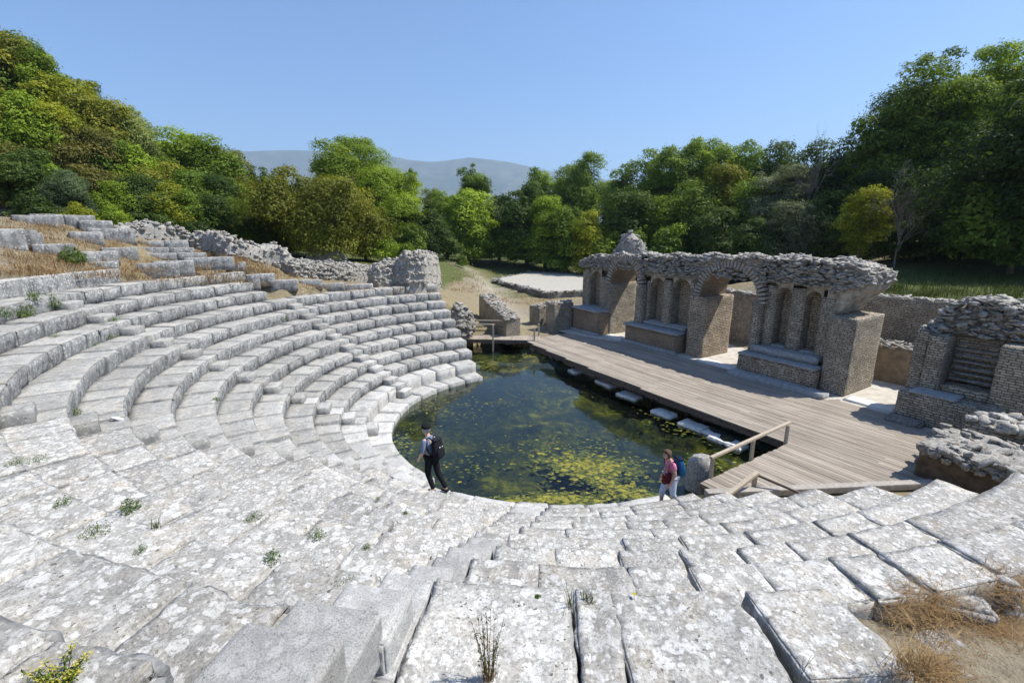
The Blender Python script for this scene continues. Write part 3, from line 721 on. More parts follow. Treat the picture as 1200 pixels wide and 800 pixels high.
slab_part('upper_ledge', M['slab'], sw, ORGW, (9.3, 12.1, 5.4, 6.5, .975, 1.28), R=.025)
slab_part('plinth', M['slab'], sw, ORGW, (8.98, 12.95, 4.3, 4.95, -.1, .19), R=.025)
# knob of core rubble on the far side
def lump(name, center, rx, ry, h, m, parent, org, seed, nst=160, ssz=.2, rot=0.0, power=.55, res=26):
    mb = MB(); V = []; F = []; n1, n2 = res, res // 2
    for j in range(n2 + 1):
        t = j / n2
        for i in range(n1):
            a = 2 * math.pi * i / n1; cr = (1 - t ** 2.2) ** power; V.append((rx * cr * math.cos(a), ry * cr * math.sin(a), h * t - .25 * (t == 0)))
    V = np.array(V); d = fbm(V * np.array([1.4, 1.4, 1.4]) + seed, 4, seed); V = V * (1 + .28 * d[:, None])
    V[:, 2] += .1 * fbm(V * 3 + seed, 3, seed)
    for j in range(n2):
        for i in range(n1): F.append([j * n1 + i, j * n1 + (i + 1) % n1, (j + 1) * n1 + (i + 1) % n1, (j + 1) * n1 + i])
    R_ = np.array([[math.cos(rot), -math.sin(rot), 0], [math.sin(rot), math.cos(rot), 0], [0, 0, 1]])
    Vw = V @ R_.T + np.asarray(center); mb.add(Vw, F)
    g = np.random.default_rng(seed); pick = g.integers(n1, len(V), nst)
    stones(mb, Vw[pick] + g.normal(0, .05, (nst, 3)), ssz, .75, seed)
    return mb.build(name, m, parent, org)
lump('core_knob', L(-.35, 7.35, 4.7), 1.15, .75, 1.42, M['rubble'], sw, ORGW, 5, 260, .16, math.atan2(EY, EX))

# ------------------------------------------------------------ broken niche at the right
ORG = L(16.5, 5.5, 0)
t = thing('niche_ruin', ORG, 'broken stone niche with rubble top and mossy recess, right of the gap in stage wall', 'ruined wall')
slab_part('pilaster', M['masonry_grey'], t, ORG, (15.06, 15.46, 5.3, 7.2, -.1, 3.02), top_rag=.1)
slab_part('pilaster', M['masonry_grey'], t, ORG, (15.46, 15.92, 5.12, 7.0, -.1, 2.96), top_rag=.1)
slab_part('pilaster', M['masonry_grey'], t, ORG, (17.15, 18.3, 5.15, 7.2, -.1, 2.92), top_rag=.12)
slab_part('back_wall', M['masonry_grey'], t, ORG, (15.4, 17.6, 6.15, 7.6, -.1, 3.7), top_rag=.35)
slab_part('niche_floor', M['masonry'], t, ORG, (15.9, 17.2, 5.3, 6.2, -.1, 1.32))
slab_part('podium', M['masonry_grey'], t, ORG, (15.12, 17.6, 4.5, 5.3, -.1, 1.02))
slab_part('podium_slab', M['slab'], t, ORG, (15.4, 16.6, 4.46, 5.28, 1.025, 1.12), R=.04, rough=.03)
slab_part('plinth', M['rubble_dark'], t, ORG, (15.02, 16.0, 4.05, 4.5, -.1, .2), R=.06, rough=.05)
mb = MB(); g_ = np.random.default_rng(31)
pts = [(a, b_, np.interp(a, [15.3, 15.6, 16.4, 17.2, 17.6], [3.1, 3.95, 4.15, 4.0, 3.2]) + g_.uniform(-.12, .05)) for a, b_ in zip(g_.uniform(15.3, 17.6, 330), g_.uniform(5.75, 7.6, 330))]
pts += [(a, 5.8 + g_.uniform(-.1, .15) + .35 * (z - 3) * 0, z) for a, z in zip(g_.uniform(15.4, 17.6, 220), g_.uniform(3.0, 4.05, 220)) if z < np.interp(a, [15.3, 15.6, 16.4, 17.2, 17.6], [3.1, 3.95, 4.15, 4.0, 3.2])]
pts += [(15.2 + g_.uniform(-.1, .5), g_.uniform(5.4, 7.2), 3.08 + g_.uniform(-.05, .12)) for _ in range(60)]
stones(mb, lw(np.array(pts)), .24, .5, 9)
rt = mb.build('rubble_top', M['rubble'], t, ORG)
slab_part('rubble_core', M['rubble_dark'], t, ORG, (15.45, 17.5, 5.85, 7.55, 2.95, 3.85), R=.15, rough=.16, res=.15)
# flat heads of broken courses inside the recess
slab_part('stone_courses', M['rubble'], t, ORG, *[(15.95 + rnd.uniform(-.03, .05), 17.1 + rnd.uniform(-.05, .05), 5.9 + .03 * i, 6.2, 1.4 + .2 * i, 1.5 + .2 * i) for i in range(8)], R=.03, rough=.03)

# low wall stub and the big block in front of it
ORG = L(18, 3.6, 0)
t = thing('low_ruined_wall', ORG, 'low mossy wall stub at right edge, between the niche ruin and the big block', 'ruined wall')
slab_part('core', M['masonry_grey'], t, ORG, (17.25, 22, 2.75, 4.3, -.1, 1.05), top_rag=.2, rough=.05)
mb = MB(); g_ = np.random.default_rng(8); n_ = 240
stones(mb, lw(np.c_[g_.uniform(17.3, 21.5, n_), g_.uniform(2.75, 4.35, n_), 1.06 + g_.uniform(-.08, .1, n_)]), .28, .8, 12); mb.build('rubble_top', M['rubble'], t, ORG)
ORG = L(18, 1.2, 0)
t = thing('end_wall_block', ORG, 'thick brown-sided wall block with lichened rubble top at right edge of the deck', 'ruined wall')
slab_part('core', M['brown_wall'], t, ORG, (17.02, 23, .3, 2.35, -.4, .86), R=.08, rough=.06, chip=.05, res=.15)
mb = MB(); g_ = np.random.default_rng(9); n_ = 420
pts = np.c_[g_.uniform(17.0, 22.5, n_), g_.uniform(.25, 2.4, n_), .88 + g_.uniform(-.05, .12, n_)]
stones(mb, lw(pts[::2] - [0, 0, .03]), .27, .6, 22, 3)
n_ = 150; pts = np.c_[g_.uniform(17.0, 22.5, n_), .26 + g_.uniform(-.06, .05, n_), g_.uniform(.62, .95, n_)]
stones(mb, lw(pts), .24, .7, 23, 3); mb.build('rubble_crust', M['rubble'], t, ORG)
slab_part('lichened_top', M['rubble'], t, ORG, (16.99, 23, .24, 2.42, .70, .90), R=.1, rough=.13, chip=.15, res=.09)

# low walls behind the stage
def low_wall(name, label, boxes, m, cap=True, seed=1, size=.22):
    c = np.mean([[(b_[0] + b_[1]) / 2, (b_[2] + b_[3]) / 2, 0] for b_ in boxes], 0); org = L(*c)
    t = thing(name, org, label, 'ruined wall', None)
    slab_part('wall_body', m, t, org, *boxes, top_rag=.12, rough=.03)
    if cap:
        mb = MB(); g = np.random.default_rng(seed)
        for b_ in boxes:
            n = int((b_[1] - b_[0] + .4) * (b_[3] - b_[2] + .4) * 26)
            stones(mb, lw(np.c_[g.uniform(b_[0], b_[1], n), g.uniform(b_[2], b_[3], n), b_[5] + g.uniform(-.06, .05, n)]), size, .55, seed)
        mb.build('rubble_top', M['rubble'], t, org)
    return t
low_wall('low_ruined_wall', 'brown earthy low wall seen through the gap right of the end pier', [(11.6, 15.6, 9.1, 10.3, -.3, 1.55)], M['earth_wall'], True, 3)
low_wall('low_ruined_wall', 'dark back wall behind the gap, under the shaded grassy bank', [(10.6, 15.6, 11.4, 12.3, -.3, 3.35)], M['masonry_grey'], True, 4)
low_wall('low_ruined_wall', 'pale stub wall seen through the right arched gateway', [(1.5, 6.9, 10.6, 11.5, -.3, 2.9)], M['rubble_dark'], True, 5)
low_wall('low_ruined_wall', 'small stub wall seen through the left arched gateway', [(-5.6, -2.4, 10.2, 11.2, -.3, 2.1)], M['masonry'], True, 6)
tag(obj('paving', lw(np.array([(-6, 3.6, -.012), (17.3, 3.6, -.012), (17.3, 10.9, -.012), (-6, 10.9, -.012)])), [[3, 2, 1, 0]], plain('dusty_paving', (.46, .43, .375), .95, .2, 3, .6)), kind='structure')
# threshold slabs before the openings
for (a, c, lab) in [(.0, 2.0, 'pale threshold slab under the left arched gateway'), (6.7, 9.0, 'pale threshold slab under the right arched gateway'), (13.3, 15.0, 'long pale threshold slab in the gap beside the end pier')]:
    org = L((a + c) / 2, 5.4, 0)
    mb = MB(); lbox(mb, a + .05, c - .05, 5.02, 5.75, -.05, .05, R=.02)
    tag(mb.build('threshold_slab', M['white_stone'], None, org), lab, 'stone slab', 'threshold slabs of the stage wall')

# small piers and walls at the far entrance
def wall_box(name, label, u0, u1, w0, w1, z1, m=None, seed=2, rubble=True, top=.1):
    org = L((u0 + u1) / 2, (w0 + w1) / 2, 0); t = thing(name, org, label, 'ruined wall', None)
    slab_part('wall_body', m or M['masonry_grey'], t, org, (u0, u1, w0, w1, -.3, z1), top_rag=top, rough=.03)
    if rubble:
        mb = MB(); g = np.random.default_rng(seed); n = int((u1 - u0) * (w1 - w0) * 40) + 12
        stones(mb, lw(np.c_[g.uniform(u0, u1, n), g.uniform(w0, w1, n), z1 + g.uniform(-.07, .05, n)]), .24, .6, seed); mb.build('rubble_top', M['rubble'], t, org)
    return t
wall_box('stone_pier', 'nearer of two stub piers at far end of the deck, touching the stage wall', -3.5, -2.66, 3.2, 4.9, 1.8)
wall_box('stone_pier', 'farther low stub pier at far end of the deck, left of its neighbour', -5.6, -4.5, 3.3, 4.6, 1.35, None, 5)
# sloping wall of the far entrance passage
A_, B_ = np.array([-2.3, 31.7]), np.array([-.35, 27.5]); dv = (B_ - A_) / np.hypot(*(B_ - A_)); nv_ = np.array([-dv[1], dv[0]])
org = (*(A_ + B_) / 2, 0); t = thing('passage_wall', org, 'sloping stone wall behind the wooden footbridge, stepping down towards the deck', 'ruined wall')
mb = MB(); V = []; UV = []; F = []; n_ = 18
for i in range(n_ + 1):
    q = A_ + (B_ - A_) * i / n_; zt = np.interp(i / n_, [0, .15, .6, .85, 1], [2.05, 1.95, 1.45, 1.2, 1.1]) + .05 * math.sin(i * 2.1)
    for (o_, z) in ((0, -.5), (0, zt * .5), (0, zt), (.95, zt + .02), (.95, zt * .5), (.95, -.5)): V.append((*(q - nv_ * o_ * -1), z))
V = np.array(V)
for i in range(n_):
    for j in range(5):
        q = [i * 6 + j, i * 6 + j + 1, (i + 1) * 6 + j + 1, (i + 1) * 6 + j]; F.append(q)
        UV += [((a // 6) * .32, V[a, 2] + (a % 6 > 2) * 3) for a in q]
for e_ in (0, n_):
    q = [e_ * 6 + j for j in range(6)]; F2 = [q[:4][::-1] if e_ == 0 else q[:4], [q[0], q[3], q[4], q[5]]]
    for q in F2: F.append(q); UV += [(V[a, 0] + V[a, 1], V[a, 2]) for a in q]
mb.add(V + .02 * np.c_[fbm(V * 3, 2, 1), fbm(V * 3, 2, 2), fbm(V * 3, 2, 3)], F, UV); mb.build('wall_body', M['masonry_grey'], t, org, smooth=False)
mb = MB(); g_ = np.random.default_rng(4); pts = []
for _ in range(330):
    s_ = g_.uniform(0, 1); q = A_ + (B_ - A_) * s_ + nv_ * g_.uniform(-.02, .98); pts.append((*q, np.interp(s_, [0, .15, .6, .85, 1], [2.05, 1.95, 1.45, 1.2, 1.1]) + g_.uniform(-.05, .06)))
stones(mb, np.array(pts), .26, .55, 6); mb.build('rubble_top', M['rubble'], t, org)
# ------------------------------------------------------------ wood
m, nt = mat('weathered_planks'); b = NB(nt); p = b.pos()
mp = b.n("ShaderNodeVectorRotate", rotation_type='Z_AXIS'); b.l(p, mp.inputs["Vector"]); mp.inputs["Angle"].default_value = math.atan2(-EY, EX)
sc_ = b.n("ShaderNodeMapping"); b.l(mp.outputs[0], sc_.inputs[0]); sc_.inputs["Scale"].default_value = (1.2, 26, 26)
gr = b.noise(sc_.outputs[0], 1.0, 5, .65).outputs[0]; bl = b.noise(p, .8, 4).outputs[0]; fi = b.noise(p, 30, 3).outputs[0]
tn = b.attr('tone').outputs['Fac']
c = b.mix(b.ramp(gr, [(.3, 0.0), (.7, 1.0)]), (.185, .155, .125), (.36, .315, .26))
c = b.mix(b.math('MULTIPLY', b.ramp(bl, [(.4, 0.0), (.65, 1.0)]), .35), c, (.40, .355, .295))
mm = b.n("ShaderNodeVectorMath", operation='SCALE'); b.l(c, mm.inputs[0]); b.l(b.math('MULTIPLY_ADD', tn, .42, .78), mm.inputs[3])
b.out(mm.outputs[0], .85, b.bump(b.math('ADD', gr, b.math('MULTIPLY', fi, .3)), .5, .012), .2); M['plank'] = m
M['rail'] = plain('pale_rail_wood', (.40, .34, .26), .8, .2, 20, .3)
M['dark_wood'] = plain('damp_dark_timber', (.105, .085, .07), .85, .35, 9, .4)
def bar(mb, a, c, wx, wz, up=(0, 0, 1), bev=0.0, tone=.5):
    a = np.array(a, float); c = np.array(c, float); d = c - a; ln = np.linalg.norm(d); d = d / ln
    upv = np.array(up, float)
    if abs(d @ upv) > .95: upv = np.array([1.0, 0, 0])
    s = np.cross(d, upv); s /= np.linalg.norm(s); t_ = np.cross(s, d)
    P, F, N, A = rbox(ln / 2, wx / 2, wz / 2, max(ln / 6, .05) if ln > .5 else .3, .006, .002, .0, 1, maxn=10)
    V = (a + c) / 2 + P[:, :1] * d + P[:, 1:2] * s + P[:, 2:] * t_
    mb.add(V, F, None, tone=tone)
def bar_part(name, m, parent, org, a, c, wx, wz):
    mb = MB(); bar(mb, a, c, wx, wz); return mb.build(name, m, parent, org)
# ------------------------------------------------------------ stage deck
POLY = np.array([(-.75, .1), (1.1, -.08), (5.6, -.42), (8.7, -.52), (14.3, -.56), (14.32, -4.85), (15.0, -4.9), (17.45, .3), (16.9, 3.9), (16.0, 4.3), (15.1, 4.75), (13.2, 4.9), (12.9, 4.28), (8.95, 4.28), (8.6, 4.95), (5.6, 4.98), (5.55, 4.9), (1.7, 4.9), (1.4, 4.5), (-1.7, 3.6), (-1.5, .3)])
def clip_row(wc):
    xs = []
    for (a, c) in zip(POLY, np.roll(POLY, -1, 0)):
        if (a[1] - wc) * (c[1] - wc) < 0: xs.append(a[0] + (wc - a[1]) / (c[1] - a[1]) * (c[0] - a[0]))
    xs.sort(); return [(xs[i], xs[i + 1]) for i in range(0, len(xs) - 1, 2)]
DORG = L(8, 2, 0)
deck = thing('stage_deck', DORG, 'grey plank floor of the stage running along the pond to the ruined wall', 'wooden deck')
mb = MB(); pw_ = .142; wv = -4.84; g = random.Random(4); tops = []
while wv < 4.95:
    for (a, c) in clip_row(wv + pw_ / 2 + .0007):
        x = a; cuts = [a]
        nx_ = a + g.uniform(1.2, 4)
        while nx_ < c - .6: cuts.append(nx_); nx_ += 4.0 if g.random() < .8 else g.uniform(2, 4)
        cuts.append(c)
        for s0, s1 in zip(cuts[:-1], cuts[1:]):
            dz = g.uniform(-.004, .004); e0 = s0 + .003 + (g.uniform(-.03, .02) if s0 == a else 0); e1 = s1 - .003 + (g.uniform(-.02, .03) if s1 == c else 0)
            n_ = 3; us_ = np.linspace(e0, e1, n_ + 1); V = []; F = []
            y0, y1 = wv + .004, wv + pw_ - .004; bow = g.uniform(-.003, .003)
            for i, uu in enumerate(us_):
                yy = bow * math.sin(math.pi * i / n_)
                V += [(uu, y0 + yy, dz - .04), (uu, y0 + yy, dz - .004), (uu, y0 + .004 + yy, dz), (uu, y1 - .004 + yy, dz), (uu, y1 + yy, dz - .004), (uu, y1 + yy, dz - .04)]
            for i in range(n_):
                for j in range(5): F.append([i * 6 + j, i * 6 + j + 1, i * 6 + j + 7, i * 6 + j + 6])
            F += [[0, 1, 2, 5], [2, 3, 4, 5], [n_ * 6 + 0, n_ * 6 + 5, n_ * 6 + 2, n_ * 6 + 1], [n_ * 6 + 5, n_ * 6 + 4, n_ * 6 + 3, n_ * 6 + 2]]
            mb.add(lw(np.array(V)), F, None, tone=np.full(len(V), min(1, max(0, g.gauss(.45, .26)))))
    wv += pw_
mb.build('deck_boards', M['plank'], deck, DORG, smooth=False)
mb = MB()
for (a, c) in zip(POLY[:4], POLY[1:5]): bar(mb, (*L(a[0], a[1] + .06, 0)[:2], -.17), (*L(c[0] + .02, c[1] + .06, 0)[:2], -.17), .05, .22)
mb.build('edge_beam', M['dark_wood'], deck, DORG)
mb = MB()
for (a, c) in ((POLY[4], POLY[5]), (POLY[5], POLY[6])): bar(mb, (*L(a[0] + .08, a[1], 0)[:2], -.15), (*L(c[0] + .04, c[1] + .05, 0)[:2], -.15), .05, .2)
mb.build('edge_beam', M['dark_wood'], deck, DORG)
mb = MB()
for i in range(9): bar(mb, L(-.3 + 1.75 * i, .12, -1.3), L(-.3 + 1.75 * i, .12, -.06), .12, .12)
for i in range(4): bar(mb, L(14.45, -1.2 - 1.15 * i, -1.3), L(14.45, -1.2 - 1.15 * i, -.06), .12, .12)
mb.build('support_post', M['dark_wood'], deck, DORG)
bar_part('kerb_beam', plain('grey_kerb_timber', (.33, .30, .265), .85, .2, 10, .4), deck, DORG, L(14.75, -5.2, .03), L(17.5, .12, .03), .2, .16)
# dark stone wall under the front of the deck
mb = MB(); lbox(mb, -1.0, 14.5, .25, .6, -1.4, -.06, .4, rough=.04); o = mb.build('under_wall', M['rubble_dark'], deck, DORG)
# rails of the landing
t = thing('handrail', L(14.3, -2.6, 0), 'long pale wooden handrail on two posts along the pond side of the ramp', 'handrail', 'wooden handrails')
P0, P1, P2 = L(14.22, -.62, 0), L(14.26, -2.5, 0), L(14.28, -4.35, 0)
bar_part('top_rail', M['rail'], t, L(14.3, -2.6, 0), (P0[0] + .1, P0[1] + .1, .62), (P2[0] - .1, P2[1] - .1, .60), .085, .075)
for P_ in (P0, P1, P2): bar_part('post', M['rail'], t, L(14.3, -2.6, 0), (*P_[:2], -.3), (*P_[:2], .575), .08, .08)
q0 = at_z(883, 572, .02); qa = at_z(848, 583, .1); qe = at_z(929, 572, .0)
t = thing('handrail', tuple(q0), 'short wooden handrail on a single post, next to the stone seats', 'handrail', 'wooden handrails')
bar_part('post', M['rail'], t, tuple(q0), (q0[0], q0[1], -.2), (q0[0], q0[1], .42), .085, .085)
bar_part('top_rail', M['rail'], t, tuple(q0), (q0[0] + .05, q0[1], .46), (qa[0] - .1, qa[1] - .12, .14), .11, .08)
bar_part('side_rail', M['dark_wood'], t, tuple(q0), (q0[0] + .04, q0[1] - .02, .40), (qe[0] + .1, qe[1] - .5, .06), .06, .05)
# footbridge at the far end
b0 = np.array(L(-.9, .9, 0)); b1 = np.array([-3.7, 27.0, 0]); dvb = (b1 - b0) / np.linalg.norm(b1 - b0); nb_ = np.array([-dvb[1], dvb[0], 0]); nb_ = nb_ if nb_[1] > 0 else -nb_
BORG = tuple((b0 + b1) / 2)
t = thing('footbridge', BORG, 'small wooden footbridge with railings between the seats and the deck', 'footbridge')
mb = MB(); n_ = int(np.linalg.norm(b1 - b0) / .15)
for i in range(n_):
    q = b0 + dvb * (.075 + .15 * i); bar(mb, q - nb_ * .05 + [0, 0, .01], q + nb_ * 1.25 + [0, 0, .01], .14, .04, tone=rnd.uniform(.3, .9))
mb.build('bridge_boards', M['plank'], t, BORG)
for o_, nm in ((0, 'side_beam'), (1.2, 'side_beam')): bar_part(nm, M['dark_wood'], t, BORG, b0 + nb_ * o_ + [0, 0, -.12], b1 + nb_ * o_ + [0, 0, -.12], .06, .18)
for o_ in (0.0, 1.22):
    for s_ in ((.06, .52, .98) if o_ == 0 else (.02, .98)):
        q = b0 + (b1 - b0) * s_ + nb_ * o_ - nb_ * .05 * (o_ == 0)
        bar_part('post', M['rail'], t, BORG, (q[0], q[1], -1.3 if o_ == 0 and s_ > .1 else -.2), (q[0], q[1], .92 if s_ > .1 else .8), .1, .1)
    a_ = b0 + (b1 - b0) * (.5 if o_ == 0 else .4) + nb_ * o_ + [0, 0, .93]; c_ = b1 + nb_ * o_ + [0, 0, .93]
    bar_part('top_rail', M['rail'], t, BORG, a_, c_, .07, .08)
    bar_part('mid_rail', M['dark_wood'], t, BORG, a_ - [0, 0, .38], c_ - [0, 0, .38], .04, .07)
# pale stones in the water along the deck
SP = [(640, 414, .75, .4), (658, 423, .5, .4), (678, 431, .45, .35), (715, 445, .75, .38), (742, 459, .7, .42), (783, 479, .6, .4), (818, 493, .65, .42), (857, 511, .8, .4), (838, 501, .3, .3)]
SL = ['largest flat pale stone at the far end of the row beside the deck', 'second flat pale stone from the far end, beside the deck', 'third flat pale stone from the far end, beside the deck', 'long flat pale stone halfway along the deck edge', 'flat pale stone in the water just nearer than the long one', 'lone square pale stone in the water beside the deck, past midway', 'pale stone with moss beside the deck, third from the landing', 'broad mossy pale stone nearest to the wooden landing', 'smallest pale stone of the row, almost touching the broad mossy one']
for (u_0, v_0, a_, c_), lab in zip(SP, SL):
    q = at_z(u_0, v_0, -.5) - np.array([NX * .22, NY * .22, 0]); P, F, N, A = rbox(a_ / 2 * 1.5, c_ / 2 * 1.45, .1, .06, .03, .05, .1, rnd.randrange(999), (u_0, 0, 0))
    an = math.atan2(EY, EX) + rnd.uniform(-.15, .15)
    V = np.c_[P[:, 0] * math.cos(an) - P[:, 1] * math.sin(an), P[:, 0] * math.sin(an) + P[:, 1] * math.cos(an), P[:, 2]] + [q[0], q[1], -.675]
    tag(obj('flat_stone', V, F, M['white_stone'], None, (q[0], q[1], -.9)), lab, 'stone', 'pale stones in the water along the deck')
# column drum
q = at_z(818, 569, -.6); mb = MB(); n1, n2 = 40, 16; V = []; F = []
for j in range(n2 + 1):
    z = -1.3 + j * 1.62 / n2; f_ = j / n2
    for i in range(n1):
        a_ = 2 * math.pi * i / n1; R_ = .34 * (1 - max(0, f_ - .8) ** 2 * 9) * (1 - .03 * f_); V.append((R_ * math.cos(a_), R_ * math.sin(a_), z - max(0, f_ - .8) * .25 * math.cos(a_ - 2)))
V.append((0, 0, .40)); V = np.array(V); V[:, :2] *= (1 + .07 * fbm(V * 4, 3, 4))[:, None]; V[:, 2] += .05 * fbm(V * 3, 2, 7) * (V[:, 2] > 0)
for j in range(n2):
    for i in range(n1): F.append([j * n1 + i, j * n1 + (i + 1) % n1, (j + 1) * n1 + (i + 1) % n1, (j + 1) * n1 + i])
mb.add(V + [q[0], q[1], 0], F); mb.add(V[[*range(n2 * n1, (n2 + 1) * n1), len(V) - 1]] + [q[0], q[1], 0], [[i, (i + 1) % n1, n1] for i in range(n1)])
tag(mb.build('column_drum', M['block'], None, (q[0], q[1], -.7)), 'round worn column stump with pale top standing in the pond by the ramp', 'column stump')

# ------------------------------------------------------------ gravel platform in the field
PP = np.array([(-2.3, 55.0), (.4, 48.8), (3.4, 42.4), (8.5, 44.5), (14, 47), (9.4, 67), (2.3, 65)])
org = (4, 55, .2); t = thing('gravel_platform', org, 'low walled terrace of white gravel in the dry field', 'terrace')
def prism(P2, z0, z1, inset=0):
    c = P2.mean(0); Q = c + (P2 - c) * (1 - inset); n = len(Q)
    V = [(*q, z0) for q in Q] + [(*q, z1) for q in Q] + [(*c, z1)]
    return V, [[i, (i + 1) % n, n + (i + 1) % n, n + i] for i in range(n)], [[n + i, n + (i + 1) % n, 2 * n] for i in range(n)]
V, Fs, Ft = prism(PP, -.3, .82); mb = MB(); UV = []
kw_ = (V, Fs, Ft)
V, Fs, Ft = prism(PP, .8, .90, .04); mb = MB(); mb.add(V, Fs); mb.add(V, Ft); mb.build('gravel_bed', plain('white_gravel', (.38, .36, .315), .95, .14, 4, .6), t, org, smooth=False)
mb = MB(); g_ = np.random.default_rng(6); pts = []
for a, c in zip(PP, np.roll(PP, -1, 0)):
    for s_ in g_.uniform(0, 1, int(np.hypot(*(c - a)) * 5)): pts.append((*(a + (c - a) * s_ + g_.normal(0, .12, 2)), .84 + g_.uniform(-.1, .06)))
mb.add(kw_[0], kw_[1]); mb.add(kw_[0], kw_[2]); stones(mb, np.array(pts), .45, .6, 3); mb.build('kerb_wall', M['rubble_dark'], t, org, smooth=False)

# ------------------------------------------------------------ ruins above the left seats
def rowtop(x, y):
    r = math.hypot(x - CX, y - CY); th = math.degrees(math.atan2(y - CY, x - CX)) % 360
    rt = R0 + RD * float(np.interp(th, NROW_TH, NROW_K))
    if TH_FAR - 1 < th < TH_NEAR + 2 and r < rt:
        if r < R0 - .82: return WATER - .0
        if r < R0: return -.48 if th < 232 else WATER
        return RH * math.floor((r - R0) / RD)
    return float(ground(x, y))
def rowtop_v(x, y):
    r = np.hypot(x - CX, y - CY); th = np.degrees(np.arctan2(y - CY, x - CX)) % 360
    rt = R0 + RD * np.interp(th, NROW_TH, NROW_K); k = (r - R0) / RD
    seat = np.where(r < R0 - .82, WATER, np.where(r < R0, np.where(th < 232, -.48, WATER), RH * np.floor(k)))
    ins = (th > TH_FAR - 1) & ((th < 180) | (th - 1.25 * np.maximum(k, 0) < 292.6)) & (r < rt)
    return np.where(ins, seat, ground(x, y))
_T = np.cumsum(np.r_[1.0, np.maximum(.02, 1.0 * 1.0045 ** np.arange(1100) * .0045)])
def hit(u, v):
    D = ray(u, v); P = D[None] * _T[:, None] + [0, 0, CAMZ]
    b_ = P[:, 2] <= rowtop_v(P[:, 0], P[:, 1]); i = int(np.argmax(b_)) if b_.any() else len(_T) - 1
    return P[i]
def px2m(P): return math.hypot(P[0], P[1]) / FPX * 1.0
def stone_block(x0, x1, yt, yb, label, m='block', depth=.42, ang=None, name='stone_block', group='loose blocks and courses on the dry slope', sink=.06, segs=1):
    P = hit((x0 + x1) / 2, yb); dist = math.dist(P, (0, 0, CAMZ)); k = dist / FPX
    wd = (x1 - x0) * k; ht = max(.1, (yb - yt) * k * .72)
    yaw = math.atan2(-P[0], P[1]) + (ang if ang is not None else rnd.uniform(-.15, .15))
    mb = MB(); pats = []
    xs = np.linspace(-wd / 2, wd / 2, segs + 1)
    for a, c in zip(xs[:-1], xs[1:]):
        Q, F, N, A = rbox((c - a) / 2 - .006, depth / 2, (ht + .2) / 2, res_for(dist) * .8, .025, .016, .035, rnd.randrange(9999), (x0, yt, a))
        Q = Q + [(a + c) / 2, depth / 2 - .05, 0]; pa = np.clip(np.maximum(-N[:, 1], np.abs(N[:, 0])) - np.clip(N[:, 2], 0, 1), 0, 1) * .9
        Q[:, 2] += rnd.uniform(-.03, .03)
        V = np.c_[Q[:, 0] * math.cos(yaw) - Q[:, 1] * math.sin(yaw), Q[:, 0] * math.sin(yaw) + Q[:, 1] * math.cos(yaw), Q[:, 2]] + [P[0], P[1], P[2] + ht / 2 - .1 - sink * 0]
        mb.add(V, F, None, patina=pa)
    o = mb.build(name, M[m], None, (P[0], P[1], P[2]))
    return tag(o, label, 'stone block', group)
for a in [
    (-6, 17, 238, 247, 'short grey block on top of the long course at the upper left corner'),
    (-8, 44, 246, 255, 'long grey course under the short block at the upper left corner', 2),
    (30, 57, 253, 263, 'weathered block directly left of the long capping slab on the dry slope'),
    (57, 96, 252, 264, 'long capping slab on the dry slope, under the yellow-green bush', 2),
    (104, 126, 258, 274, 'stepped grey block at the left end of the first rubble wall'),
    (117, 149, 267, 282, 'broad grey block leaning against the first rubble wall'),
    (-4, 20, 271, 291, 'upright grey slab at the left edge, first of three'),
    (20, 38, 271, 291, 'upright grey slab in the middle of the three at left edge'),
    (38, 48, 274, 291, 'narrow broken slab, last of the three upright slabs at left edge'),
    (48, 65, 286, 299, 'rough angular block just right of three upright slabs'),
    (67, 83, 287, 300, 'small cubic block on the dry slope above the leafy green plant'),
    (92, 114, 272, 284, 'dark worn block lying alone in mid slope among dry grass'),
    (92, 110, 298, 308, 'small pale block just right of the leafy green plant'),
    (105, 131, 295, 306, 'flat pale block between small pale block and longer course'),
    (130, 155, 290, 303, 'longer pale block ending the flat course on the dry slope'),
    (112, 132, 307, 315, 'low flat stone half sunk in straw above the top seat row'),
    (150, 206, 281, 290, 'top of three long courses below the first rubble wall', 3),
    (155, 213, 290, 298, 'middle of three long courses below the first rubble wall', 3),
    (155, 225, 297, 305, 'bottom of three long courses below the first rubble wall', 3),
    (172, 203, 307, 323, 'dark-sided squared block lying above the seats, nearer of two'),
    (188, 220, 304, 318, 'flat squared block lying behind the dark-sided one'),
    (204, 225, 295, 305, 'tapering grey block right of the three long courses'),
    (226, 267, 301, 312, 'long low block lying in dry grass below the second rubble wall'),
    (268, 286, 306, 315, 'small rough stone right of the long low block'),
    (292, 304, 319, 336, 'pale broken block at the head of the far stair, left one'),
    (304, 321, 319, 331, 'grey cubic block at the head of the far stair, right one'),
    (320, 347, 327, 337, 'thin slab in the straw just right of the far stair head', ),
    (354, 376, 326, 335, 'pale flat stone behind the top row of the far wedge, left one'),
    (378, 402, 330, 338, 'pale flat stone behind the top row of the far wedge, middle one'),
    (404, 436, 331, 339, 'pale flat stone behind the top row of the far wedge, right one')]:
    stone_block(*a[:5], segs=a[5] if len(a) > 5 else 1, ang=rnd.uniform(-.1, .1) if a[1] - a[0] < 50 else -.02)
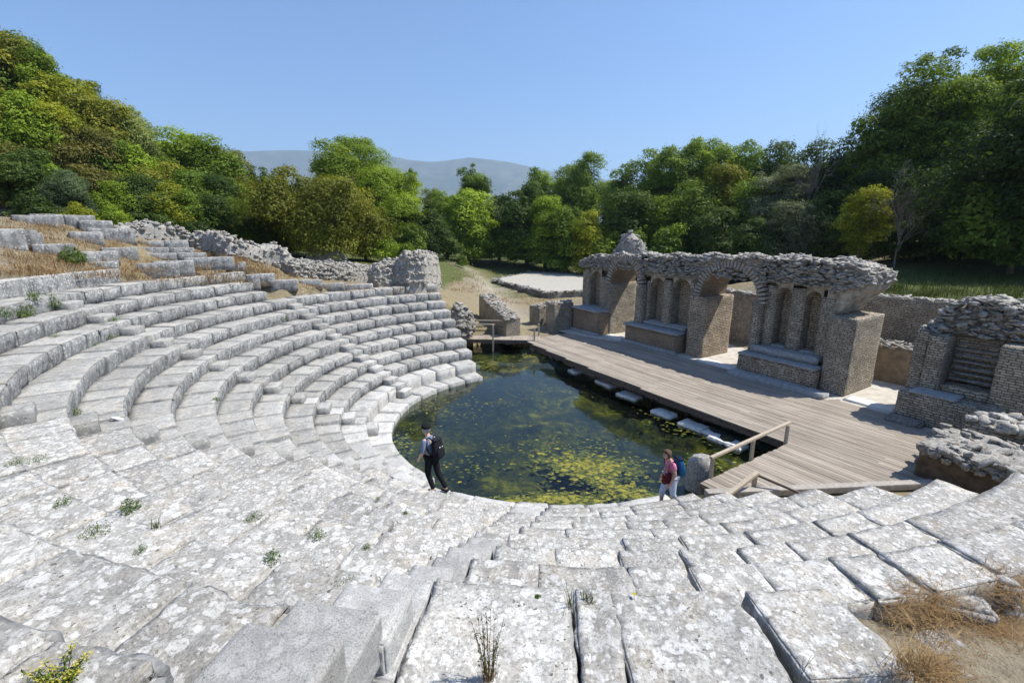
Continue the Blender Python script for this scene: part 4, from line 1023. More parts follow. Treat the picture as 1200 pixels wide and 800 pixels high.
def rubble_wall(label, pix, thick, seed, name='rubble_wall', nst=1.0, ssz=.22, m='rubble'):
    """pix: (x, y_base, y_top) along the front foot"""
    B = []
    for (x, yb, yt) in pix:
        P = hit(x, yb); B.append((P[0], P[1], P[2], max(.15, at_y(x, yt, P[1] + thick * .35)[2] - P[2])))
    B = np.array(B); org = tuple(B[len(B) // 2, :3])
    n1 = max(12, int(np.hypot(*np.diff(B[:, :2], axis=0).T).sum() / .16)); tt = np.linspace(0, len(B) - 1, n1)
    C_ = np.array([np.interp(tt, range(len(B)), B[:, i]) for i in range(4)]).T
    d = np.gradient(C_[:, :2], axis=0); d /= np.linalg.norm(d, axis=1, keepdims=True); nn = np.c_[-d[:, 1], d[:, 0]]
    flip = np.sign((nn * C_[:, :2]).sum(1)); nn = nn * flip[:, None]     # away from the camera
    prof = [(-.08, -.3), (-.02, .15), (.0, .4), (.04, .68), (.1, .88), (.22, .97), (.4, 1.0), (.6, 1.0), (.78, .95), (.9, .8), (1.0, .4), (1.05, -.3)]
    V = np.array([(*(C_[i, :2] + nn[i] * thick * a), C_[i, 2] + C_[i, 3] * z) for i in range(n1) for (a, z) in prof]); k = len(prof)
    fade = np.minimum(1, np.minimum(np.arange(n1), n1 - 1 - np.arange(n1)) / 2.0)
    V[:, 2] -= np.repeat((1 - fade) * C_[:, 3] * .35, k) * (np.tile([z for _, z in prof], n1) > 0)
    D_ = np.c_[fbm(V * 1.6, 4, seed), fbm(V * 1.6 + 9, 4, seed + 1), fbm(V * 1.6 + 4, 4, seed + 2)] * .3
    V = V + D_ * np.array([.7, .7, .55]); F = [[i * k + j, i * k + j + 1, (i + 1) * k + j + 1, (i + 1) * k + j] for i in range(n1 - 1) for j in range(k - 1)]
    mb = MB(); mb.add(V, F); mb.add(V[:k], [[0, j, j + 1, j + 1][:3] for j in range(1, k - 1)]); mb.add(V[-k:], [[0, j, j + 1] for j in range(1, k - 1)])
    g = np.random.default_rng(seed); n_ = int(len(V) * 1.2 * nst); pick = g.integers(0, len(V), n_)
    pts = V[pick] + g.normal(0, .05, (n_, 3)); stones(mb, pts, ssz * .85, .95, seed)
    return tag(mb.build(name, M[m], None, org), label, 'ruined wall', 'rubble walls above the left seats')
rubble_wall('mounded rubble wall with rounded top, highest and leftmost on the slope', [(140, 277, 266), (160, 279, 264), (178, 281, 257), (195, 282, 261), (212, 284, 268), (226, 287, 270)], .9, 3)
rubble_wall('long leaning rubble wall second from the left above the seats', [(224, 290, 272), (240, 294, 271), (258, 297, 274), (272, 301, 279), (284, 303, 287)], .9, 4)
rubble_wall('craggy rubble wall third from the left, against the olive-green tree', [(277, 302, 286), (295, 307, 283), (315, 311, 286), (330, 315, 289), (343, 319, 296)], 1.0, 5)
rubble_wall('isolated dome of rubble standing on the low wall below the olive tree', [(360, 309, 297), (372, 309, 286), (386, 309, 286), (400, 310, 295), (408, 311, 305)], 1.2, 6)
rubble_wall('low spread rubble wall running behind the far wedge', [(343, 324, 307), (365, 326, 307), (390, 328, 308), (412, 329, 309), (440, 331, 311), (462, 334, 314)], 1.3, 7, nst=1.1)
rubble_wall('tall square-ended rubble wall at the far end of the seats', [(440, 333, 314), (462, 335, 305), (480, 336, 297), (500, 337, 295), (517, 338, 297)], 1.1, 8, nst=1.3)
P = np.array([-3.25, 27.75, .2]); t = thing('rubble_wall', tuple(P), 'dark collapsed rubble pile between the far seats and footbridge', 'ruined wall', 'rubble walls above the left seats')
lump('rubble_heap', P, .85, .7, 1.65, M['rubble'], t, tuple(P), 12, 330, .3, .4, .4)
lump('fallen_stones', P + [.1, -.7, -.1], .6, .4, .9, M['rubble_dark'], t, tuple(P), 14, 120, .3, .4, .5)
# ------------------------------------------------------------ trees
m, nt = mat('tree_leaves'); b = NB(nt)
oc = b.n("ShaderNodeObjectInfo"); t_ = b.attr('tint').outputs['Fac']
hs = b.n("ShaderNodeHueSaturation"); b.l(oc.outputs["Color"], hs.inputs["Color"])
b.l(b.math('MULTIPLY_ADD', t_, 1.0, .5), hs.inputs["Value"]); b.l(b.math('MULTIPLY_ADD', t_, -.03, .515), hs.inputs["Hue"])
pb = b.n("ShaderNodeBsdfPrincipled"); b.l(hs.outputs[0], pb.inputs["Base Color"]); pb.inputs["Roughness"].default_value = .62; pb.inputs["Specular IOR Level"].default_value = .22
tl = b.n("ShaderNodeBsdfTranslucent"); tc = b.mix(1.0, hs.outputs[0], (1.0, 1.0, .45), 'MULTIPLY'); b.l(tc, tl.inputs[0])
mx = b.n("ShaderNodeMixShader"); mx.inputs[0].default_value = .42; b.l(pb.outputs[0], mx.inputs[1]); b.l(tl.outputs[0], mx.inputs[2])
o_ = b.n("ShaderNodeOutputMaterial"); b.l(mx.outputs[0], o_.inputs[0]); M['leaf'] = m
M['bark'] = plain('tree_bark', (.14, .115, .09), .95, .4, 6, .8)
M['grey_twig'] = plain('bare_grey_twigs', (.20, .18, .155), .95, .2, 6, .3)

def quads_from(C_, Nrm, size, g, asp=.62, droop=0.0):
    """diamond leaves at C_, facing Nrm"""
    n = len(C_); r = g.normal(size=(n, 3)); t = np.cross(Nrm, r); t /= np.maximum(np.linalg.norm(t, axis=1, keepdims=True), 1e-6)
    s = np.cross(Nrm, t); sz = (size * g.uniform(.45, 1.5, n))[:, None]
    V = np.stack([C_ - t * sz, C_ + s * sz * asp * .7 + Nrm * sz * .12, C_ + t * sz, C_ - s * sz * asp * .7 + Nrm * sz * .12], 1).reshape(-1, 3)
    F = np.arange(4 * n).reshape(n, 4); return V, F
SHAPES = {'round': 1.0, 'dome': 1.0, 'cone': .6, 'spread': .85, 'column': .8, 'fine': 1.0, 'bush': 1.0}
_crown = {}
def crown_mesh(kind, asp, var, leaf):
    """crown of radius 1 and height asp, built of lobes of leaves"""
    key = (kind, asp, var, leaf)
    if key in _crown: return _crown[key]
    g = np.random.default_rng(int(asp * 100) + var * 7 + len(kind) * 31 + ord(kind[0])); V = []; T = []; C = []; tries = 0
    want = int((16 + 15 * asp) * (1.2 if kind == 'fine' else .6 if kind == 'bush' else 1.0))
    while len(C) < want and tries < 40000:
        tries += 1; q = g.uniform(-1, 1, 3); rr = np.linalg.norm(q) / (1 + .22 * math.sin(3 * math.atan2(q[1], q[0]) + var * 2 + q[2] * 3))
        if rr > 1 or rr < .3: continue
        z = q[2] * .5 + .5
        wd = {'round': 1.0, 'fine': 1.0, 'dome': 1.1 - .4 * z, 'bush': 1.1 - .4 * z, 'cone': max(.12, 1.1 - 1.05 * z), 'spread': .6 + .5 * z, 'column': .9}[kind]
        cr = g.uniform(.2, .46) * SHAPES[kind]; c = np.array([q[0] * wd * .72, q[1] * wd * .72, cr * .55 + z * (asp - cr * 1.15)])
        if any(np.linalg.norm(c - c2) < .62 * min(cr, r2) for c2, r2 in C): continue
        C.append((c, cr))
    for _ in range(int(want * .55)):      # stray sprays that break the outline
        c0, r0_ = C[g.integers(len(C))]; dd = g.normal(size=3); dd[2] = abs(dd[2]) * .8; dd /= np.linalg.norm(dd); cr = g.uniform(.07, .15); C.append((c0 + dd * (r0_ * .95 + cr * .5), cr))
    for c, cr in C:
        n = int(.62 * 4 * math.pi * cr * cr / (leaf * leaf * 1.3)); d = g.normal(size=(n, 3)); d /= np.linalg.norm(d, axis=1, keepdims=True)
        d[:, 2] = np.where(d[:, 2] < -.45, -d[:, 2], d[:, 2]); ph = g.uniform(0, 6, 3)
        lump_ = 1 + .2 * np.sin(d[:, 0] * 6 + ph[0]) * np.cos(d[:, 1] * 6 + ph[1]) + .14 * np.sin(d[:, 2] * 11 + ph[2] + d[:, 0] * 7)
        rad = cr * lump_ * np.where(g.uniform(size=n) < .27, g.uniform(.35, 1.34, n), g.uniform(.82, 1.06, n))
        P = c + d * rad[:, None] * np.array([1, 1, .8]); keepm = (P[:, 2] > -.02)
        nr = d * 1.0 + g.normal(0, .42, (n, 3)) + np.array([0, 0, .3]); nr /= np.linalg.norm(nr, axis=1, keepdims=True)
        v, f = quads_from(P[keepm], nr[keepm], leaf, g, .75); V.append(v)
        T.append(np.repeat(np.clip(g.normal(.5, .2) + g.normal(0, .14, int(keepm.sum())), 0, 1), 4))
    V = np.concatenate(V); n = len(V); me = bpy.data.meshes.new('crown'); me.vertices.add(n); me.loops.add(n); me.polygons.add(n // 4)
    me.vertices.foreach_set('co', V.astype(np.float32).ravel()); me.loops.foreach_set('vertex_index', np.arange(n, dtype=np.int32))
    me.polygons.foreach_set('loop_start', np.arange(0, n, 4, dtype=np.int32)); me.update(calc_edges=True); me.materials.append(M['leaf'])
    at = me.attributes.new('tint', 'FLOAT', 'POINT'); at.data.foreach_set('value', np.concatenate(T).astype(np.float32))
    _crown[key] = me; return me
def tube(mb, pts, rad, ns=7):
    pts = np.array(pts, float); n = len(pts); V = []
    for i in range(n):
        d = pts[min(i + 1, n - 1)] - pts[max(i - 1, 0)]; d /= max(np.linalg.norm(d), 1e-9); u_ = np.cross(d, [.3, .9, .2]); u_ /= np.linalg.norm(u_); v_ = np.cross(d, u_)
        for a in np.linspace(0, 2 * math.pi, ns, endpoint=False): V.append(pts[i] + rad[i] * (u_ * math.cos(a) + v_ * math.sin(a)))
    mb.add(V, [[i * ns + j, i * ns + (j + 1) % ns, (i + 1) * ns + (j + 1) % ns, (i + 1) * ns + j] for i in range(n - 1) for j in range(ns)])
def trunk_mesh(seed):
    g = random.Random(seed); mb = MB()
    top = np.array([g.uniform(-.06, .06), g.uniform(-.06, .06), .72]); pts = [np.array([0, 0, -.08]), np.array([g.uniform(-.02, .02), g.uniform(-.02, .02), .18]), top * .6, top]
    tube(mb, pts, [.034, .025, .018, .007], 8)
    for i in range(7):
        z = g.uniform(.2, .55); a = g.uniform(0, 6.28); ln = g.uniform(.12, .26); b0_ = np.array([0, 0, z]) + top * 0
        b0_[:2] = top[:2] * z / .72; e_ = b0_ + [ln * math.cos(a), ln * math.sin(a), ln * g.uniform(.5, 1.1)]
        tube(mb, [b0_, (b0_ + e_) / 2 + [0, 0, .02], e_], [.013, .009, .004], 6)
    o = mb.build('trunk', M['bark']); me = o.data; bpy.data.objects.remove(o); return me
TRUNK = [trunk_mesh(1), trunk_mesh(2), trunk_mesh(3)]
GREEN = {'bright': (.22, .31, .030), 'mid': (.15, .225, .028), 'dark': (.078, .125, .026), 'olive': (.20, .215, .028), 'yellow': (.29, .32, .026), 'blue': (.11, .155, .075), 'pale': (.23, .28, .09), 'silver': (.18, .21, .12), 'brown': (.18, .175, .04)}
TREES = []
def tree(x, vt, Y, hw, kind, colr, label, low=.06, name='tree', group=None, cat='tree', lift=None):
    top = at_y(x, vt, Y); gz = float(ground(top[0], top[1])); 
    dist = math.hypot(top[0], Y); r = hw / FPX * Y * 1.04
    h = max(1.0, top[2] - gz)
    t = thing(name, (top[0], Y, gz), label, cat, group)
    cz = h * low; asp0 = (h - cz) * 1.02 / r; asp = min((.8, 1.2, 1.7, 2.3, 3.0, 4.0), key=lambda q: abs(math.log(q / asp0)))
    px_leaf = (.034 if kind != 'fine' else .026) if r < 5.2 else .018
    me = crown_mesh(kind, asp, rnd.randrange(2), px_leaf if kind != 'bush' else .05)
    c = bpy.data.objects.new('crown', me); COL.objects.link(c); c.parent = t; c.location = (0, 0, cz); c.scale = (r, r * rnd.uniform(.9, 1.1), (h - cz) * 1.02 / asp); c.rotation_euler = (0, 0, rnd.uniform(0, 6.28))
    gcol = np.array(GREEN[colr]) * rnd.uniform(.86, 1.14); c.color = (*gcol, 1)
    if name != 'bush':
        k = bpy.data.objects.new('trunk', TRUNK[rnd.randrange(3)]); COL.objects.link(k); k.parent = t; k.scale = (h * 1.0, h * 1.0, h * .95); k.rotation_euler = (0, 0, rnd.uniform(0, 6.28))
    TREES.append(t); return t
W = ['first', 'second', 'third', 'fourth', 'fifth', 'sixth', 'seventh', 'eighth', 'ninth', 'tenth', 'eleventh', 'twelfth', 'thirteenth', 'fourteenth', 'fifteenth', 'sixteenth']
CN = {'bright': 'fresh green', 'mid': 'mid green', 'dark': 'dark green', 'olive': 'olive green', 'yellow': 'yellow-green', 'blue': 'blue-green', 'pale': 'pale green', 'silver': 'silvery green', 'brown': 'brownish'}
def tree_row(rows, where, group):
    for i, (x, vt, Y, hw, kind, colr) in enumerate(rows): tree(x, vt, Y, hw, kind, colr, f"{CN[colr]} tree, {W[i]} from the left {where}", group=group)
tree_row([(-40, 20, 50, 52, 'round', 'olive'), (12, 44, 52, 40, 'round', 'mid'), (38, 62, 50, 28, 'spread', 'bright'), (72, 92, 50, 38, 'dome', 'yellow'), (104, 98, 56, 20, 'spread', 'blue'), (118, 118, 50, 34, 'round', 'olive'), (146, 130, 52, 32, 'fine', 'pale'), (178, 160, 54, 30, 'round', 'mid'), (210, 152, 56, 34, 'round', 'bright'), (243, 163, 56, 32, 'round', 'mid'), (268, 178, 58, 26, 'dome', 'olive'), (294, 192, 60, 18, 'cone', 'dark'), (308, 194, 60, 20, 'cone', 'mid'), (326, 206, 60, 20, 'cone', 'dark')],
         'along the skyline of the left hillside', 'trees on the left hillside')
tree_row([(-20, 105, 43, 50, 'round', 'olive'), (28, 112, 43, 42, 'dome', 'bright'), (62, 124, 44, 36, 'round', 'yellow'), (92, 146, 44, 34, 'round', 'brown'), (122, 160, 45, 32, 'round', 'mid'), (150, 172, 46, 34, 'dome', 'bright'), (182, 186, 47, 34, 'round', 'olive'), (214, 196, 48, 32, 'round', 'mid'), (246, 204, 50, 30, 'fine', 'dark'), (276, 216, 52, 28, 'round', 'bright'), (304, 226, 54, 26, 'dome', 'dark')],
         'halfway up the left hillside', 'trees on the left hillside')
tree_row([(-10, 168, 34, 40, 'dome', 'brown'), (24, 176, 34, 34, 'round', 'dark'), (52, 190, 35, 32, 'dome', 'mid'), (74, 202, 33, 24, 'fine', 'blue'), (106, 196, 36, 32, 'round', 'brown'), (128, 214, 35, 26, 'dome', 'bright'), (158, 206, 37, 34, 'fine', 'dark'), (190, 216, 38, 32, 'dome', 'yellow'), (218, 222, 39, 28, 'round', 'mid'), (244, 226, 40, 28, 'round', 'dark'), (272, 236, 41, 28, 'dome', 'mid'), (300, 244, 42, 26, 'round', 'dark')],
         'in the lowest row of the left hillside', 'trees on the left hillside')
tree(90, 236, 29.5, 20, 'bush', 'yellow', 'small yellow-green bush behind the long capping slab', .0, 'bush', None, 'bush')
tree(42, 228, 31, 26, 'bush', 'dark', 'dark low bush at the hillside foot, left of the yellow-green bush', .0, 'bush', None, 'bush')
tree(128, 240, 31, 20, 'bush', 'bright', 'fresh green bush at the hillside foot, right of the yellow-green bush', .0, 'bush', None, 'bush')
tree(180, 248, 34, 20, 'bush', 'dark', 'dark bush at the hillside foot behind the first rubble wall', .0, 'bush', None, 'bush')
tree(230, 258, 36, 22, 'bush', 'dark', 'dark bush behind the gap of the first two rubble walls', .0, 'bush', None, 'bush')
for a in [(372, 208, 43, 66, 'round', 'olive', 'big rounded olive-green tree right behind the rubble walls', .0), (330, 226, 44, 34, 'dome', 'olive', 'lower olive shoulder tree left of the big olive-green tree', .0), (424, 236, 46, 26, 'dome', 'olive', 'brown-tinged olive tree right of the big olive-green tree', .0),
          (412, 162, 66, 52, 'spread', 'bright', 'tall fresh green tree rising behind the big olive-green tree', .15), (386, 178, 66, 26, 'spread', 'bright', 'left half of the twin fresh green tree behind the olive one', .15), (446, 190, 64, 42, 'round', 'bright', 'leafy green tree leaning right of the tall fresh green tree', .1),
          (482, 197, 84, 15, 'cone', 'mid', 'thin pointed tree against the mountain', .1), (462, 222, 66, 30, 'round', 'mid', 'mid green tree at the right foot of the tall fresh green tree', .05), (505, 218, 82, 16, 'spread', 'pale', 'small pale tree against the mountain, between pointed and round-headed trees', .1),
          (522, 226, 78, 24, 'round', 'mid', 'mid green tree left of the round-headed tree below the mountain', .05), (555, 198, 92, 20, 'spread', 'mid', 'round-headed tree on a bare stem against the mountain', .45), (548, 222, 74, 34, 'dome', 'bright', 'light green tree in front of the round-headed tree', .05),
          (500, 246, 66, 26, 'dome', 'dark', 'dark shrubby tree at field edge left of the small roadside bush', .0), (585, 232, 78, 24, 'fine', 'blue', 'greyish tree between light green and dark trees mid picture', .05), (618, 216, 72, 36, 'round', 'dark', 'dark dense tree in the middle of the far tree line', .02), (640, 232, 68, 26, 'dome', 'bright', 'fresh green tree right in front of dark dense tree mid line', .02),
          (640, 200, 92, 26, 'spread', 'mid', 'far tree top showing above the dark dense tree', .1), (682, 185, 84, 38, 'spread', 'mid', 'tall tree with open crown left of the sky dip', .12), (716, 208, 86, 18, 'spread', 'bright', 'small light tree top in the sky dip', .1), (664, 240, 66, 30, 'round', 'mid', 'mid green tree below the tall open-crowned tree', .02), (694, 250, 62, 28, 'dome', 'yellow', 'yellow-green bushy tree behind the left end of the stage wall', .0),
          (732, 194, 76, 26, 'round', 'mid', 'round tree just right of the sky dip', .05), (764, 178, 74, 28, 'round', 'bright', 'fresh green tree second right of the sky dip', .05), (794, 164, 70, 32, 'spread', 'mid', 'tall tree with feathery top above the left arch', .1), (826, 154, 70, 26, 'spread', 'bright', 'highest feathery tree top of the middle tree line', .1), (858, 162, 68, 30, 'spread', 'bright', 'light leafy tree top right of the highest feathery one', .1), (882, 168, 62, 28, 'round', 'mid', 'mid green round tree left of the bare twigs on the skyline', .05), (910, 172, 60, 26, 'round', 'dark', 'dark tree just left of the bare twigs on the skyline', .05),
          (745, 226, 62, 34, 'round', 'dark', 'dark tree behind the rubble knob of the stage wall', .0), (780, 232, 60, 30, 'dome', 'bright', 'bright bushy tree behind and right of the rubble knob', .0), (815, 214, 58, 36, 'round', 'mid', 'mid green tree behind the middle of the stage wall', .0), (850, 196, 58, 34, 'dome', 'olive', 'olive-green tree behind the right arched gateway', .0), (840, 246, 52, 30, 'round', 'dark', 'dark undergrowth tree right behind the right arched gateway', .0),
          (885, 216, 54, 34, 'round', 'mid', 'mid green tree behind the right half of the stage wall', .0), (915, 200, 52, 34, 'fine', 'silver', 'silvery grey-green tree behind right half of the stage wall', .0), (930, 236, 46, 34, 'fine', 'silver', 'low silvery tree in front of the taller silvery one', .0), (948, 182, 54, 30, 'round', 'dark', 'dark tree under the bare twigs on the skyline', .0), (980, 168, 52, 32, 'round', 'dark', 'dark tree between the bare twigs and the big oak', .0), (965, 226, 46, 34, 'round', 'dark', 'very dark tree above the right end of the stage wall', .0), (890, 258, 46, 28, 'dome', 'dark', 'dark bush-like tree right behind the stage wall vault', .0), (785, 264, 54, 26, 'bush', 'mid', 'green bush behind the wall between the two arches', .0)]:
    tree(*a)
for a in [(1008, 178, 50, 34, 'round', 'mid', 'mid green tree at the left foot of the big oak', .0), (1052, 116, 47, 44, 'spread', 'mid', 'left spreading limb crown of the big oak', .2), (1110, 76, 46, 62, 'spread', 'mid', 'big spreading oak on the right skyline', .22), (1168, 66, 46, 62, 'spread', 'bright', 'highest oak crown at the upper right', .2), (1225, 80, 46, 60, 'round', 'mid', 'oak crown cut off by the right edge', .2),
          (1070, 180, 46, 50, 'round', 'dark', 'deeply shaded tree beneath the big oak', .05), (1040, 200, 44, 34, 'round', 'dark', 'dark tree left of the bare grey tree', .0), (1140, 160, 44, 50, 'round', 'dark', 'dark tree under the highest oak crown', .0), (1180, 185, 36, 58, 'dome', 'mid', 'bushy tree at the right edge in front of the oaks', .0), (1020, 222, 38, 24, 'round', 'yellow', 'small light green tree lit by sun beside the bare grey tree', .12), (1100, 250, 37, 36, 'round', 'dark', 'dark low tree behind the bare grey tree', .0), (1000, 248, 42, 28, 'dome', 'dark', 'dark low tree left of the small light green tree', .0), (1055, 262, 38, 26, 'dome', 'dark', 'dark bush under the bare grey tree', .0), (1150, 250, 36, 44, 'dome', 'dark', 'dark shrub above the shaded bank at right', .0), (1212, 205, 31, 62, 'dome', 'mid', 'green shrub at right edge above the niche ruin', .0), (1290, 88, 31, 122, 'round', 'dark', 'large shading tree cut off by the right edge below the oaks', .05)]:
    tree(*a)
# bushes along the foot of the far tree line
for i, (x, vt, Y, hw, colr, lab) in enumerate([(541, 299, 57, 8, 'mid', 'small lone bush standing in the dry field'), (448, 276, 46, 20, 'bright', 'lush green bush behind the low rubble wall'), (474, 284, 45, 14, 'bright', 'smaller lush green bush beside the square-ended rubble wall'), (520, 268, 66, 22, 'dark', 'dark bush at the field edge, left of mid line'), (560, 262, 70, 24, 'bright', 'fresh green bush at field edge below the light green tree'), (596, 266, 70, 24, 'mid', 'mid green bush at field edge below the greyish tree'), (634, 268, 68, 24, 'dark', 'dark bush at field edge below the dark dense tree'), (668, 268, 64, 24, 'mid', 'mid green bush at field edge left of the stage wall'), (712, 268, 60, 24, 'bright', 'fresh green bush behind the left end of the stage wall'), (748, 268, 58, 22, 'mid', 'bush right behind the rubble knob'), (480, 262, 60, 22, 'mid', 'mid green bush at the field edge behind the lush green bush')]):
    tree(x, vt, Y, hw, 'bush', colr, lab, 0.0, 'bush', 'bushes at the edge of the field', 'bush')
# leafless trees
def bare_tree(x, vt, Y, hw, label, seed):
    top = at_y(x, vt, Y); gz = float(ground(top[0], top[1])); h = top[2] - gz; g = random.Random(seed)
    t = thing('bare_tree', (top[0], Y, gz), label, 'tree', 'leafless trees')
    mb1, mb2 = MB(), MB(); r = hw / FPX * Y
    def grow(p, d, ln, rad, lev):
        e_ = p + d * ln; mid = (p + e_) / 2 + np.array([g.gauss(0, .05), g.gauss(0, .05), g.gauss(0, .03)]) * ln
        tube(mb1 if lev < 1 else mb2, [p, mid, e_], [rad, rad * .85, rad * .65], 6 if lev < 2 else 3)
        if lev >= 5: return
        for _ in range(3 if lev else 8):
            q = p + (e_ - p) * g.uniform(.45, 1.0); nd = d + np.array([g.gauss(0, .55), g.gauss(0, .55), g.gauss(.12, .3)]); nd /= np.linalg.norm(nd)
            grow(q, nd, ln * g.uniform(.55, .8), max(.009, rad * .6), lev + 1)
    grow(np.array([0, 0, -.2]), np.array([.05, 0, 1.0]), h * .3, .009 * h, 0)
    V = np.concatenate(mb2.v); sx = r / np.abs(V[:, :2]).max(); sz = h / V[:, 2].max()
    for mb_, nm in ((mb1, 'trunk'), (mb2, 'branches')):
        mb_.v = [v * [sx, sx, sz] for v in mb_.v]; o = mb_.build(nm, M['grey_twig'], t, (0, 0, 0), False)
bare_tree(1072, 184, 36, 44, 'bare grey tree with fine twigs in front of the shaded oaks', 3)
bare_tree(960, 142, 50, 24, 'leafless twigs of a bare tree on the skyline left of the oak', 5)
bare_tree(1000, 155, 50, 14, 'smaller leafless tree on the skyline nearest to the oak', 6)

# ------------------------------------------------------------ grass and weeds
def blade_mat(name, c0, c1, tr=.3):
    m, nt = mat(name); b = NB(nt); t_ = b.attr('tone').outputs['Fac']; c = b.mix(t_, c0, c1)
    pb = b.n("ShaderNodeBsdfPrincipled"); b.l(c, pb.inputs["Base Color"]); pb.inputs["Roughness"].default_value = .7; pb.inputs["Specular IOR Level"].default_value = .2
    tl = b.n("ShaderNodeBsdfTranslucent"); b.l(c, tl.inputs[0]); mx = b.n("ShaderNodeMixShader"); mx.inputs[0].default_value = tr
    b.l(pb.outputs[0], mx.inputs[1]); b.l(tl.outputs[0], mx.inputs[2]); o_ = b.n("ShaderNodeOutputMaterial"); b.l(mx.outputs[0], o_.inputs[0]); return m
M['straw'] = blade_mat('dry_straw', (.15, .085, .034), (.44, .30, .14))
M['grass'] = blade_mat('green_grass', (.035, .06, .011), (.105, .13, .03), .35)
M['weedleaf'] = blade_mat('weed_leaves', (.035, .085, .012), (.15, .22, .03), .4)
M['flower'] = plain('yellow_petals', (.42, .36, .05), .7, .15, 30, .1)
def blades(mb, P, hgt, wid, lean, g, flat=0.0):
    n = len(P); a = g.uniform(0, 2 * math.pi, n); d = np.c_[np.cos(a), np.sin(a), np.zeros(n)]; s = np.c_[-d[:, 1], d[:, 0], np.zeros(n)]
    h = (hgt * g.uniform(.4, 1.25, n))[:, None]; l = (lean * g.uniform(.2, 1.3, n))[:, None] * h; w_ = wid * g.uniform(.6, 1.3, n)[:, None]
    up = np.array([0, 0, 1.0]) * (1 - flat * g.uniform(.3, 1, n)[:, None])
    m1 = P + up * h * .55 + d * l * .35; m2 = P + up * h + d * l
    V = np.stack([P - s * w_, P + s * w_, m1 + s * w_ * .7, m1 - s * w_ * .7, m2], 1).reshape(-1, 3); o = np.arange(n)[:, None] * 5
    mb.v.append(V); F1 = (o + [0, 1, 2, 3]); F2 = (o + [3, 2, 4])
    mb.f.extend((F1 + mb.n).tolist()); mb.f.extend((F2 + mb.n).tolist()); mb.n += len(V)
    mb.at.setdefault('tone', []).append(np.repeat(np.clip(g.normal(.5, .25, n), 0, 1), 5))
g_ = np.random.default_rng(77)
def straw_patch(mb, poly_px, n, hgt, wid, lean, flat, spread=.12, per=14):
    xs = [q[0] for q in poly_px]; ys = [q[1] for q in poly_px]; got = 0; tries = 0
    while got < n and tries < n * 20:
        tries += 1; x, y = g_.uniform(min(xs), max(xs)), g_.uniform(min(ys), max(ys)); ins = False; j = len(poly_px) - 1
        for i in range(len(poly_px)):
            if (ys[i] > y) != (ys[j] > y) and x < (xs[j] - xs[i]) * (y - ys[i]) / (ys[j] - ys[i]) + xs[i]: ins = not ins
            j = i
        if not ins: continue
        P = hit(x, y); got += 1
        Q = P + np.c_[g_.normal(0, spread, (per, 2)), np.zeros(per) - .01]; blades(mb, Q, hgt, wid, lean, g_, flat)
mb = MB()
straw_patch(mb, [(0, 255), (60, 262), (140, 280), (160, 300), (280, 312), (350, 330), (300, 336), (0, 322)], 900, .2, .008, 1.0, .3, .18, 16)
straw_patch(mb, [(150, 283), (290, 304), (350, 326), (290, 318), (200, 300)], 260, .26, .008, .9, .2, .16, 16)
straw_patch(mb, [(340, 322), (520, 338), (520, 350), (400, 342), (330, 338)], 160, .16, .008, 1.0, .3, .18, 14)
tag(mb.build('dry_grass', M['straw'], None, (-12, 20, 4), False), 'tufts of dry straw-coloured grass between the ruins above the left seats', 'dry grass', kind='stuff')
mb = MB()
straw_patch(mb, [(1030, 706), (1095, 690), (1135, 712), (1100, 728), (1050, 722)], 110, .10, .0022, 2.0, .85, .10, 20)
straw_patch(mb, [(1110, 712), (1200, 735), (1200, 772), (1160, 752), (1120, 732)], 130, .10, .0022, 2.0, .85, .10, 20)
straw_patch(mb, [(1150, 690), (1200, 660), (1200, 690), (1170, 700)], 60, .09, .0022, 2.0, .85, .1, 20)
straw_patch(mb, [(1062, 778), (1110, 775), (1120, 800), (1070, 800)], 60, .12, .0022, 1.4, .6, .05, 20)
straw_patch(mb, [(1060, 690), (1200, 650), (1200, 800), (1080, 800)], 260, .06, .002, 1.8, .8, .1, 12)
tag(mb.build('dry_grass', M['straw'], None, (3.5, 3.5, 3), False), 'matted brown dry grass between stones at the lower right corner', 'dry grass', kind='stuff')
mb = MB()
straw_patch(mb, [(425, 285), (520, 285), (520, 308), (430, 308)], 260, .5, .02, .5, .1, .3, 16)
straw_patch(mb, [(520, 297), (700, 296), (700, 303), (520, 305)], 240, .5, .03, .5, .1, .6, 14)
straw_patch(mb, [(1010, 318), (1200, 325), (1200, 352), (1010, 345)], 200, .4, .016, .6, .1, .3, 16)
tag(mb.build('green_grass', M['grass'], None, (0, 50, 1), False), 'tall green grass along the foot of trees and on the right bank', 'grass', kind='stuff')
mb = MB(); straw_patch(mb, [(525, 305), (690, 303), (660, 318), (570, 325), (560, 340), (660, 352), (600, 358), (525, 340)], 300, .22, .02, .9, .2, .5, 12)
tag(mb.build('dry_grass', M['straw'], None, (0, 48, 1), False), 'sparse dry grass over the field around the gravel terrace', 'dry grass', kind='stuff')

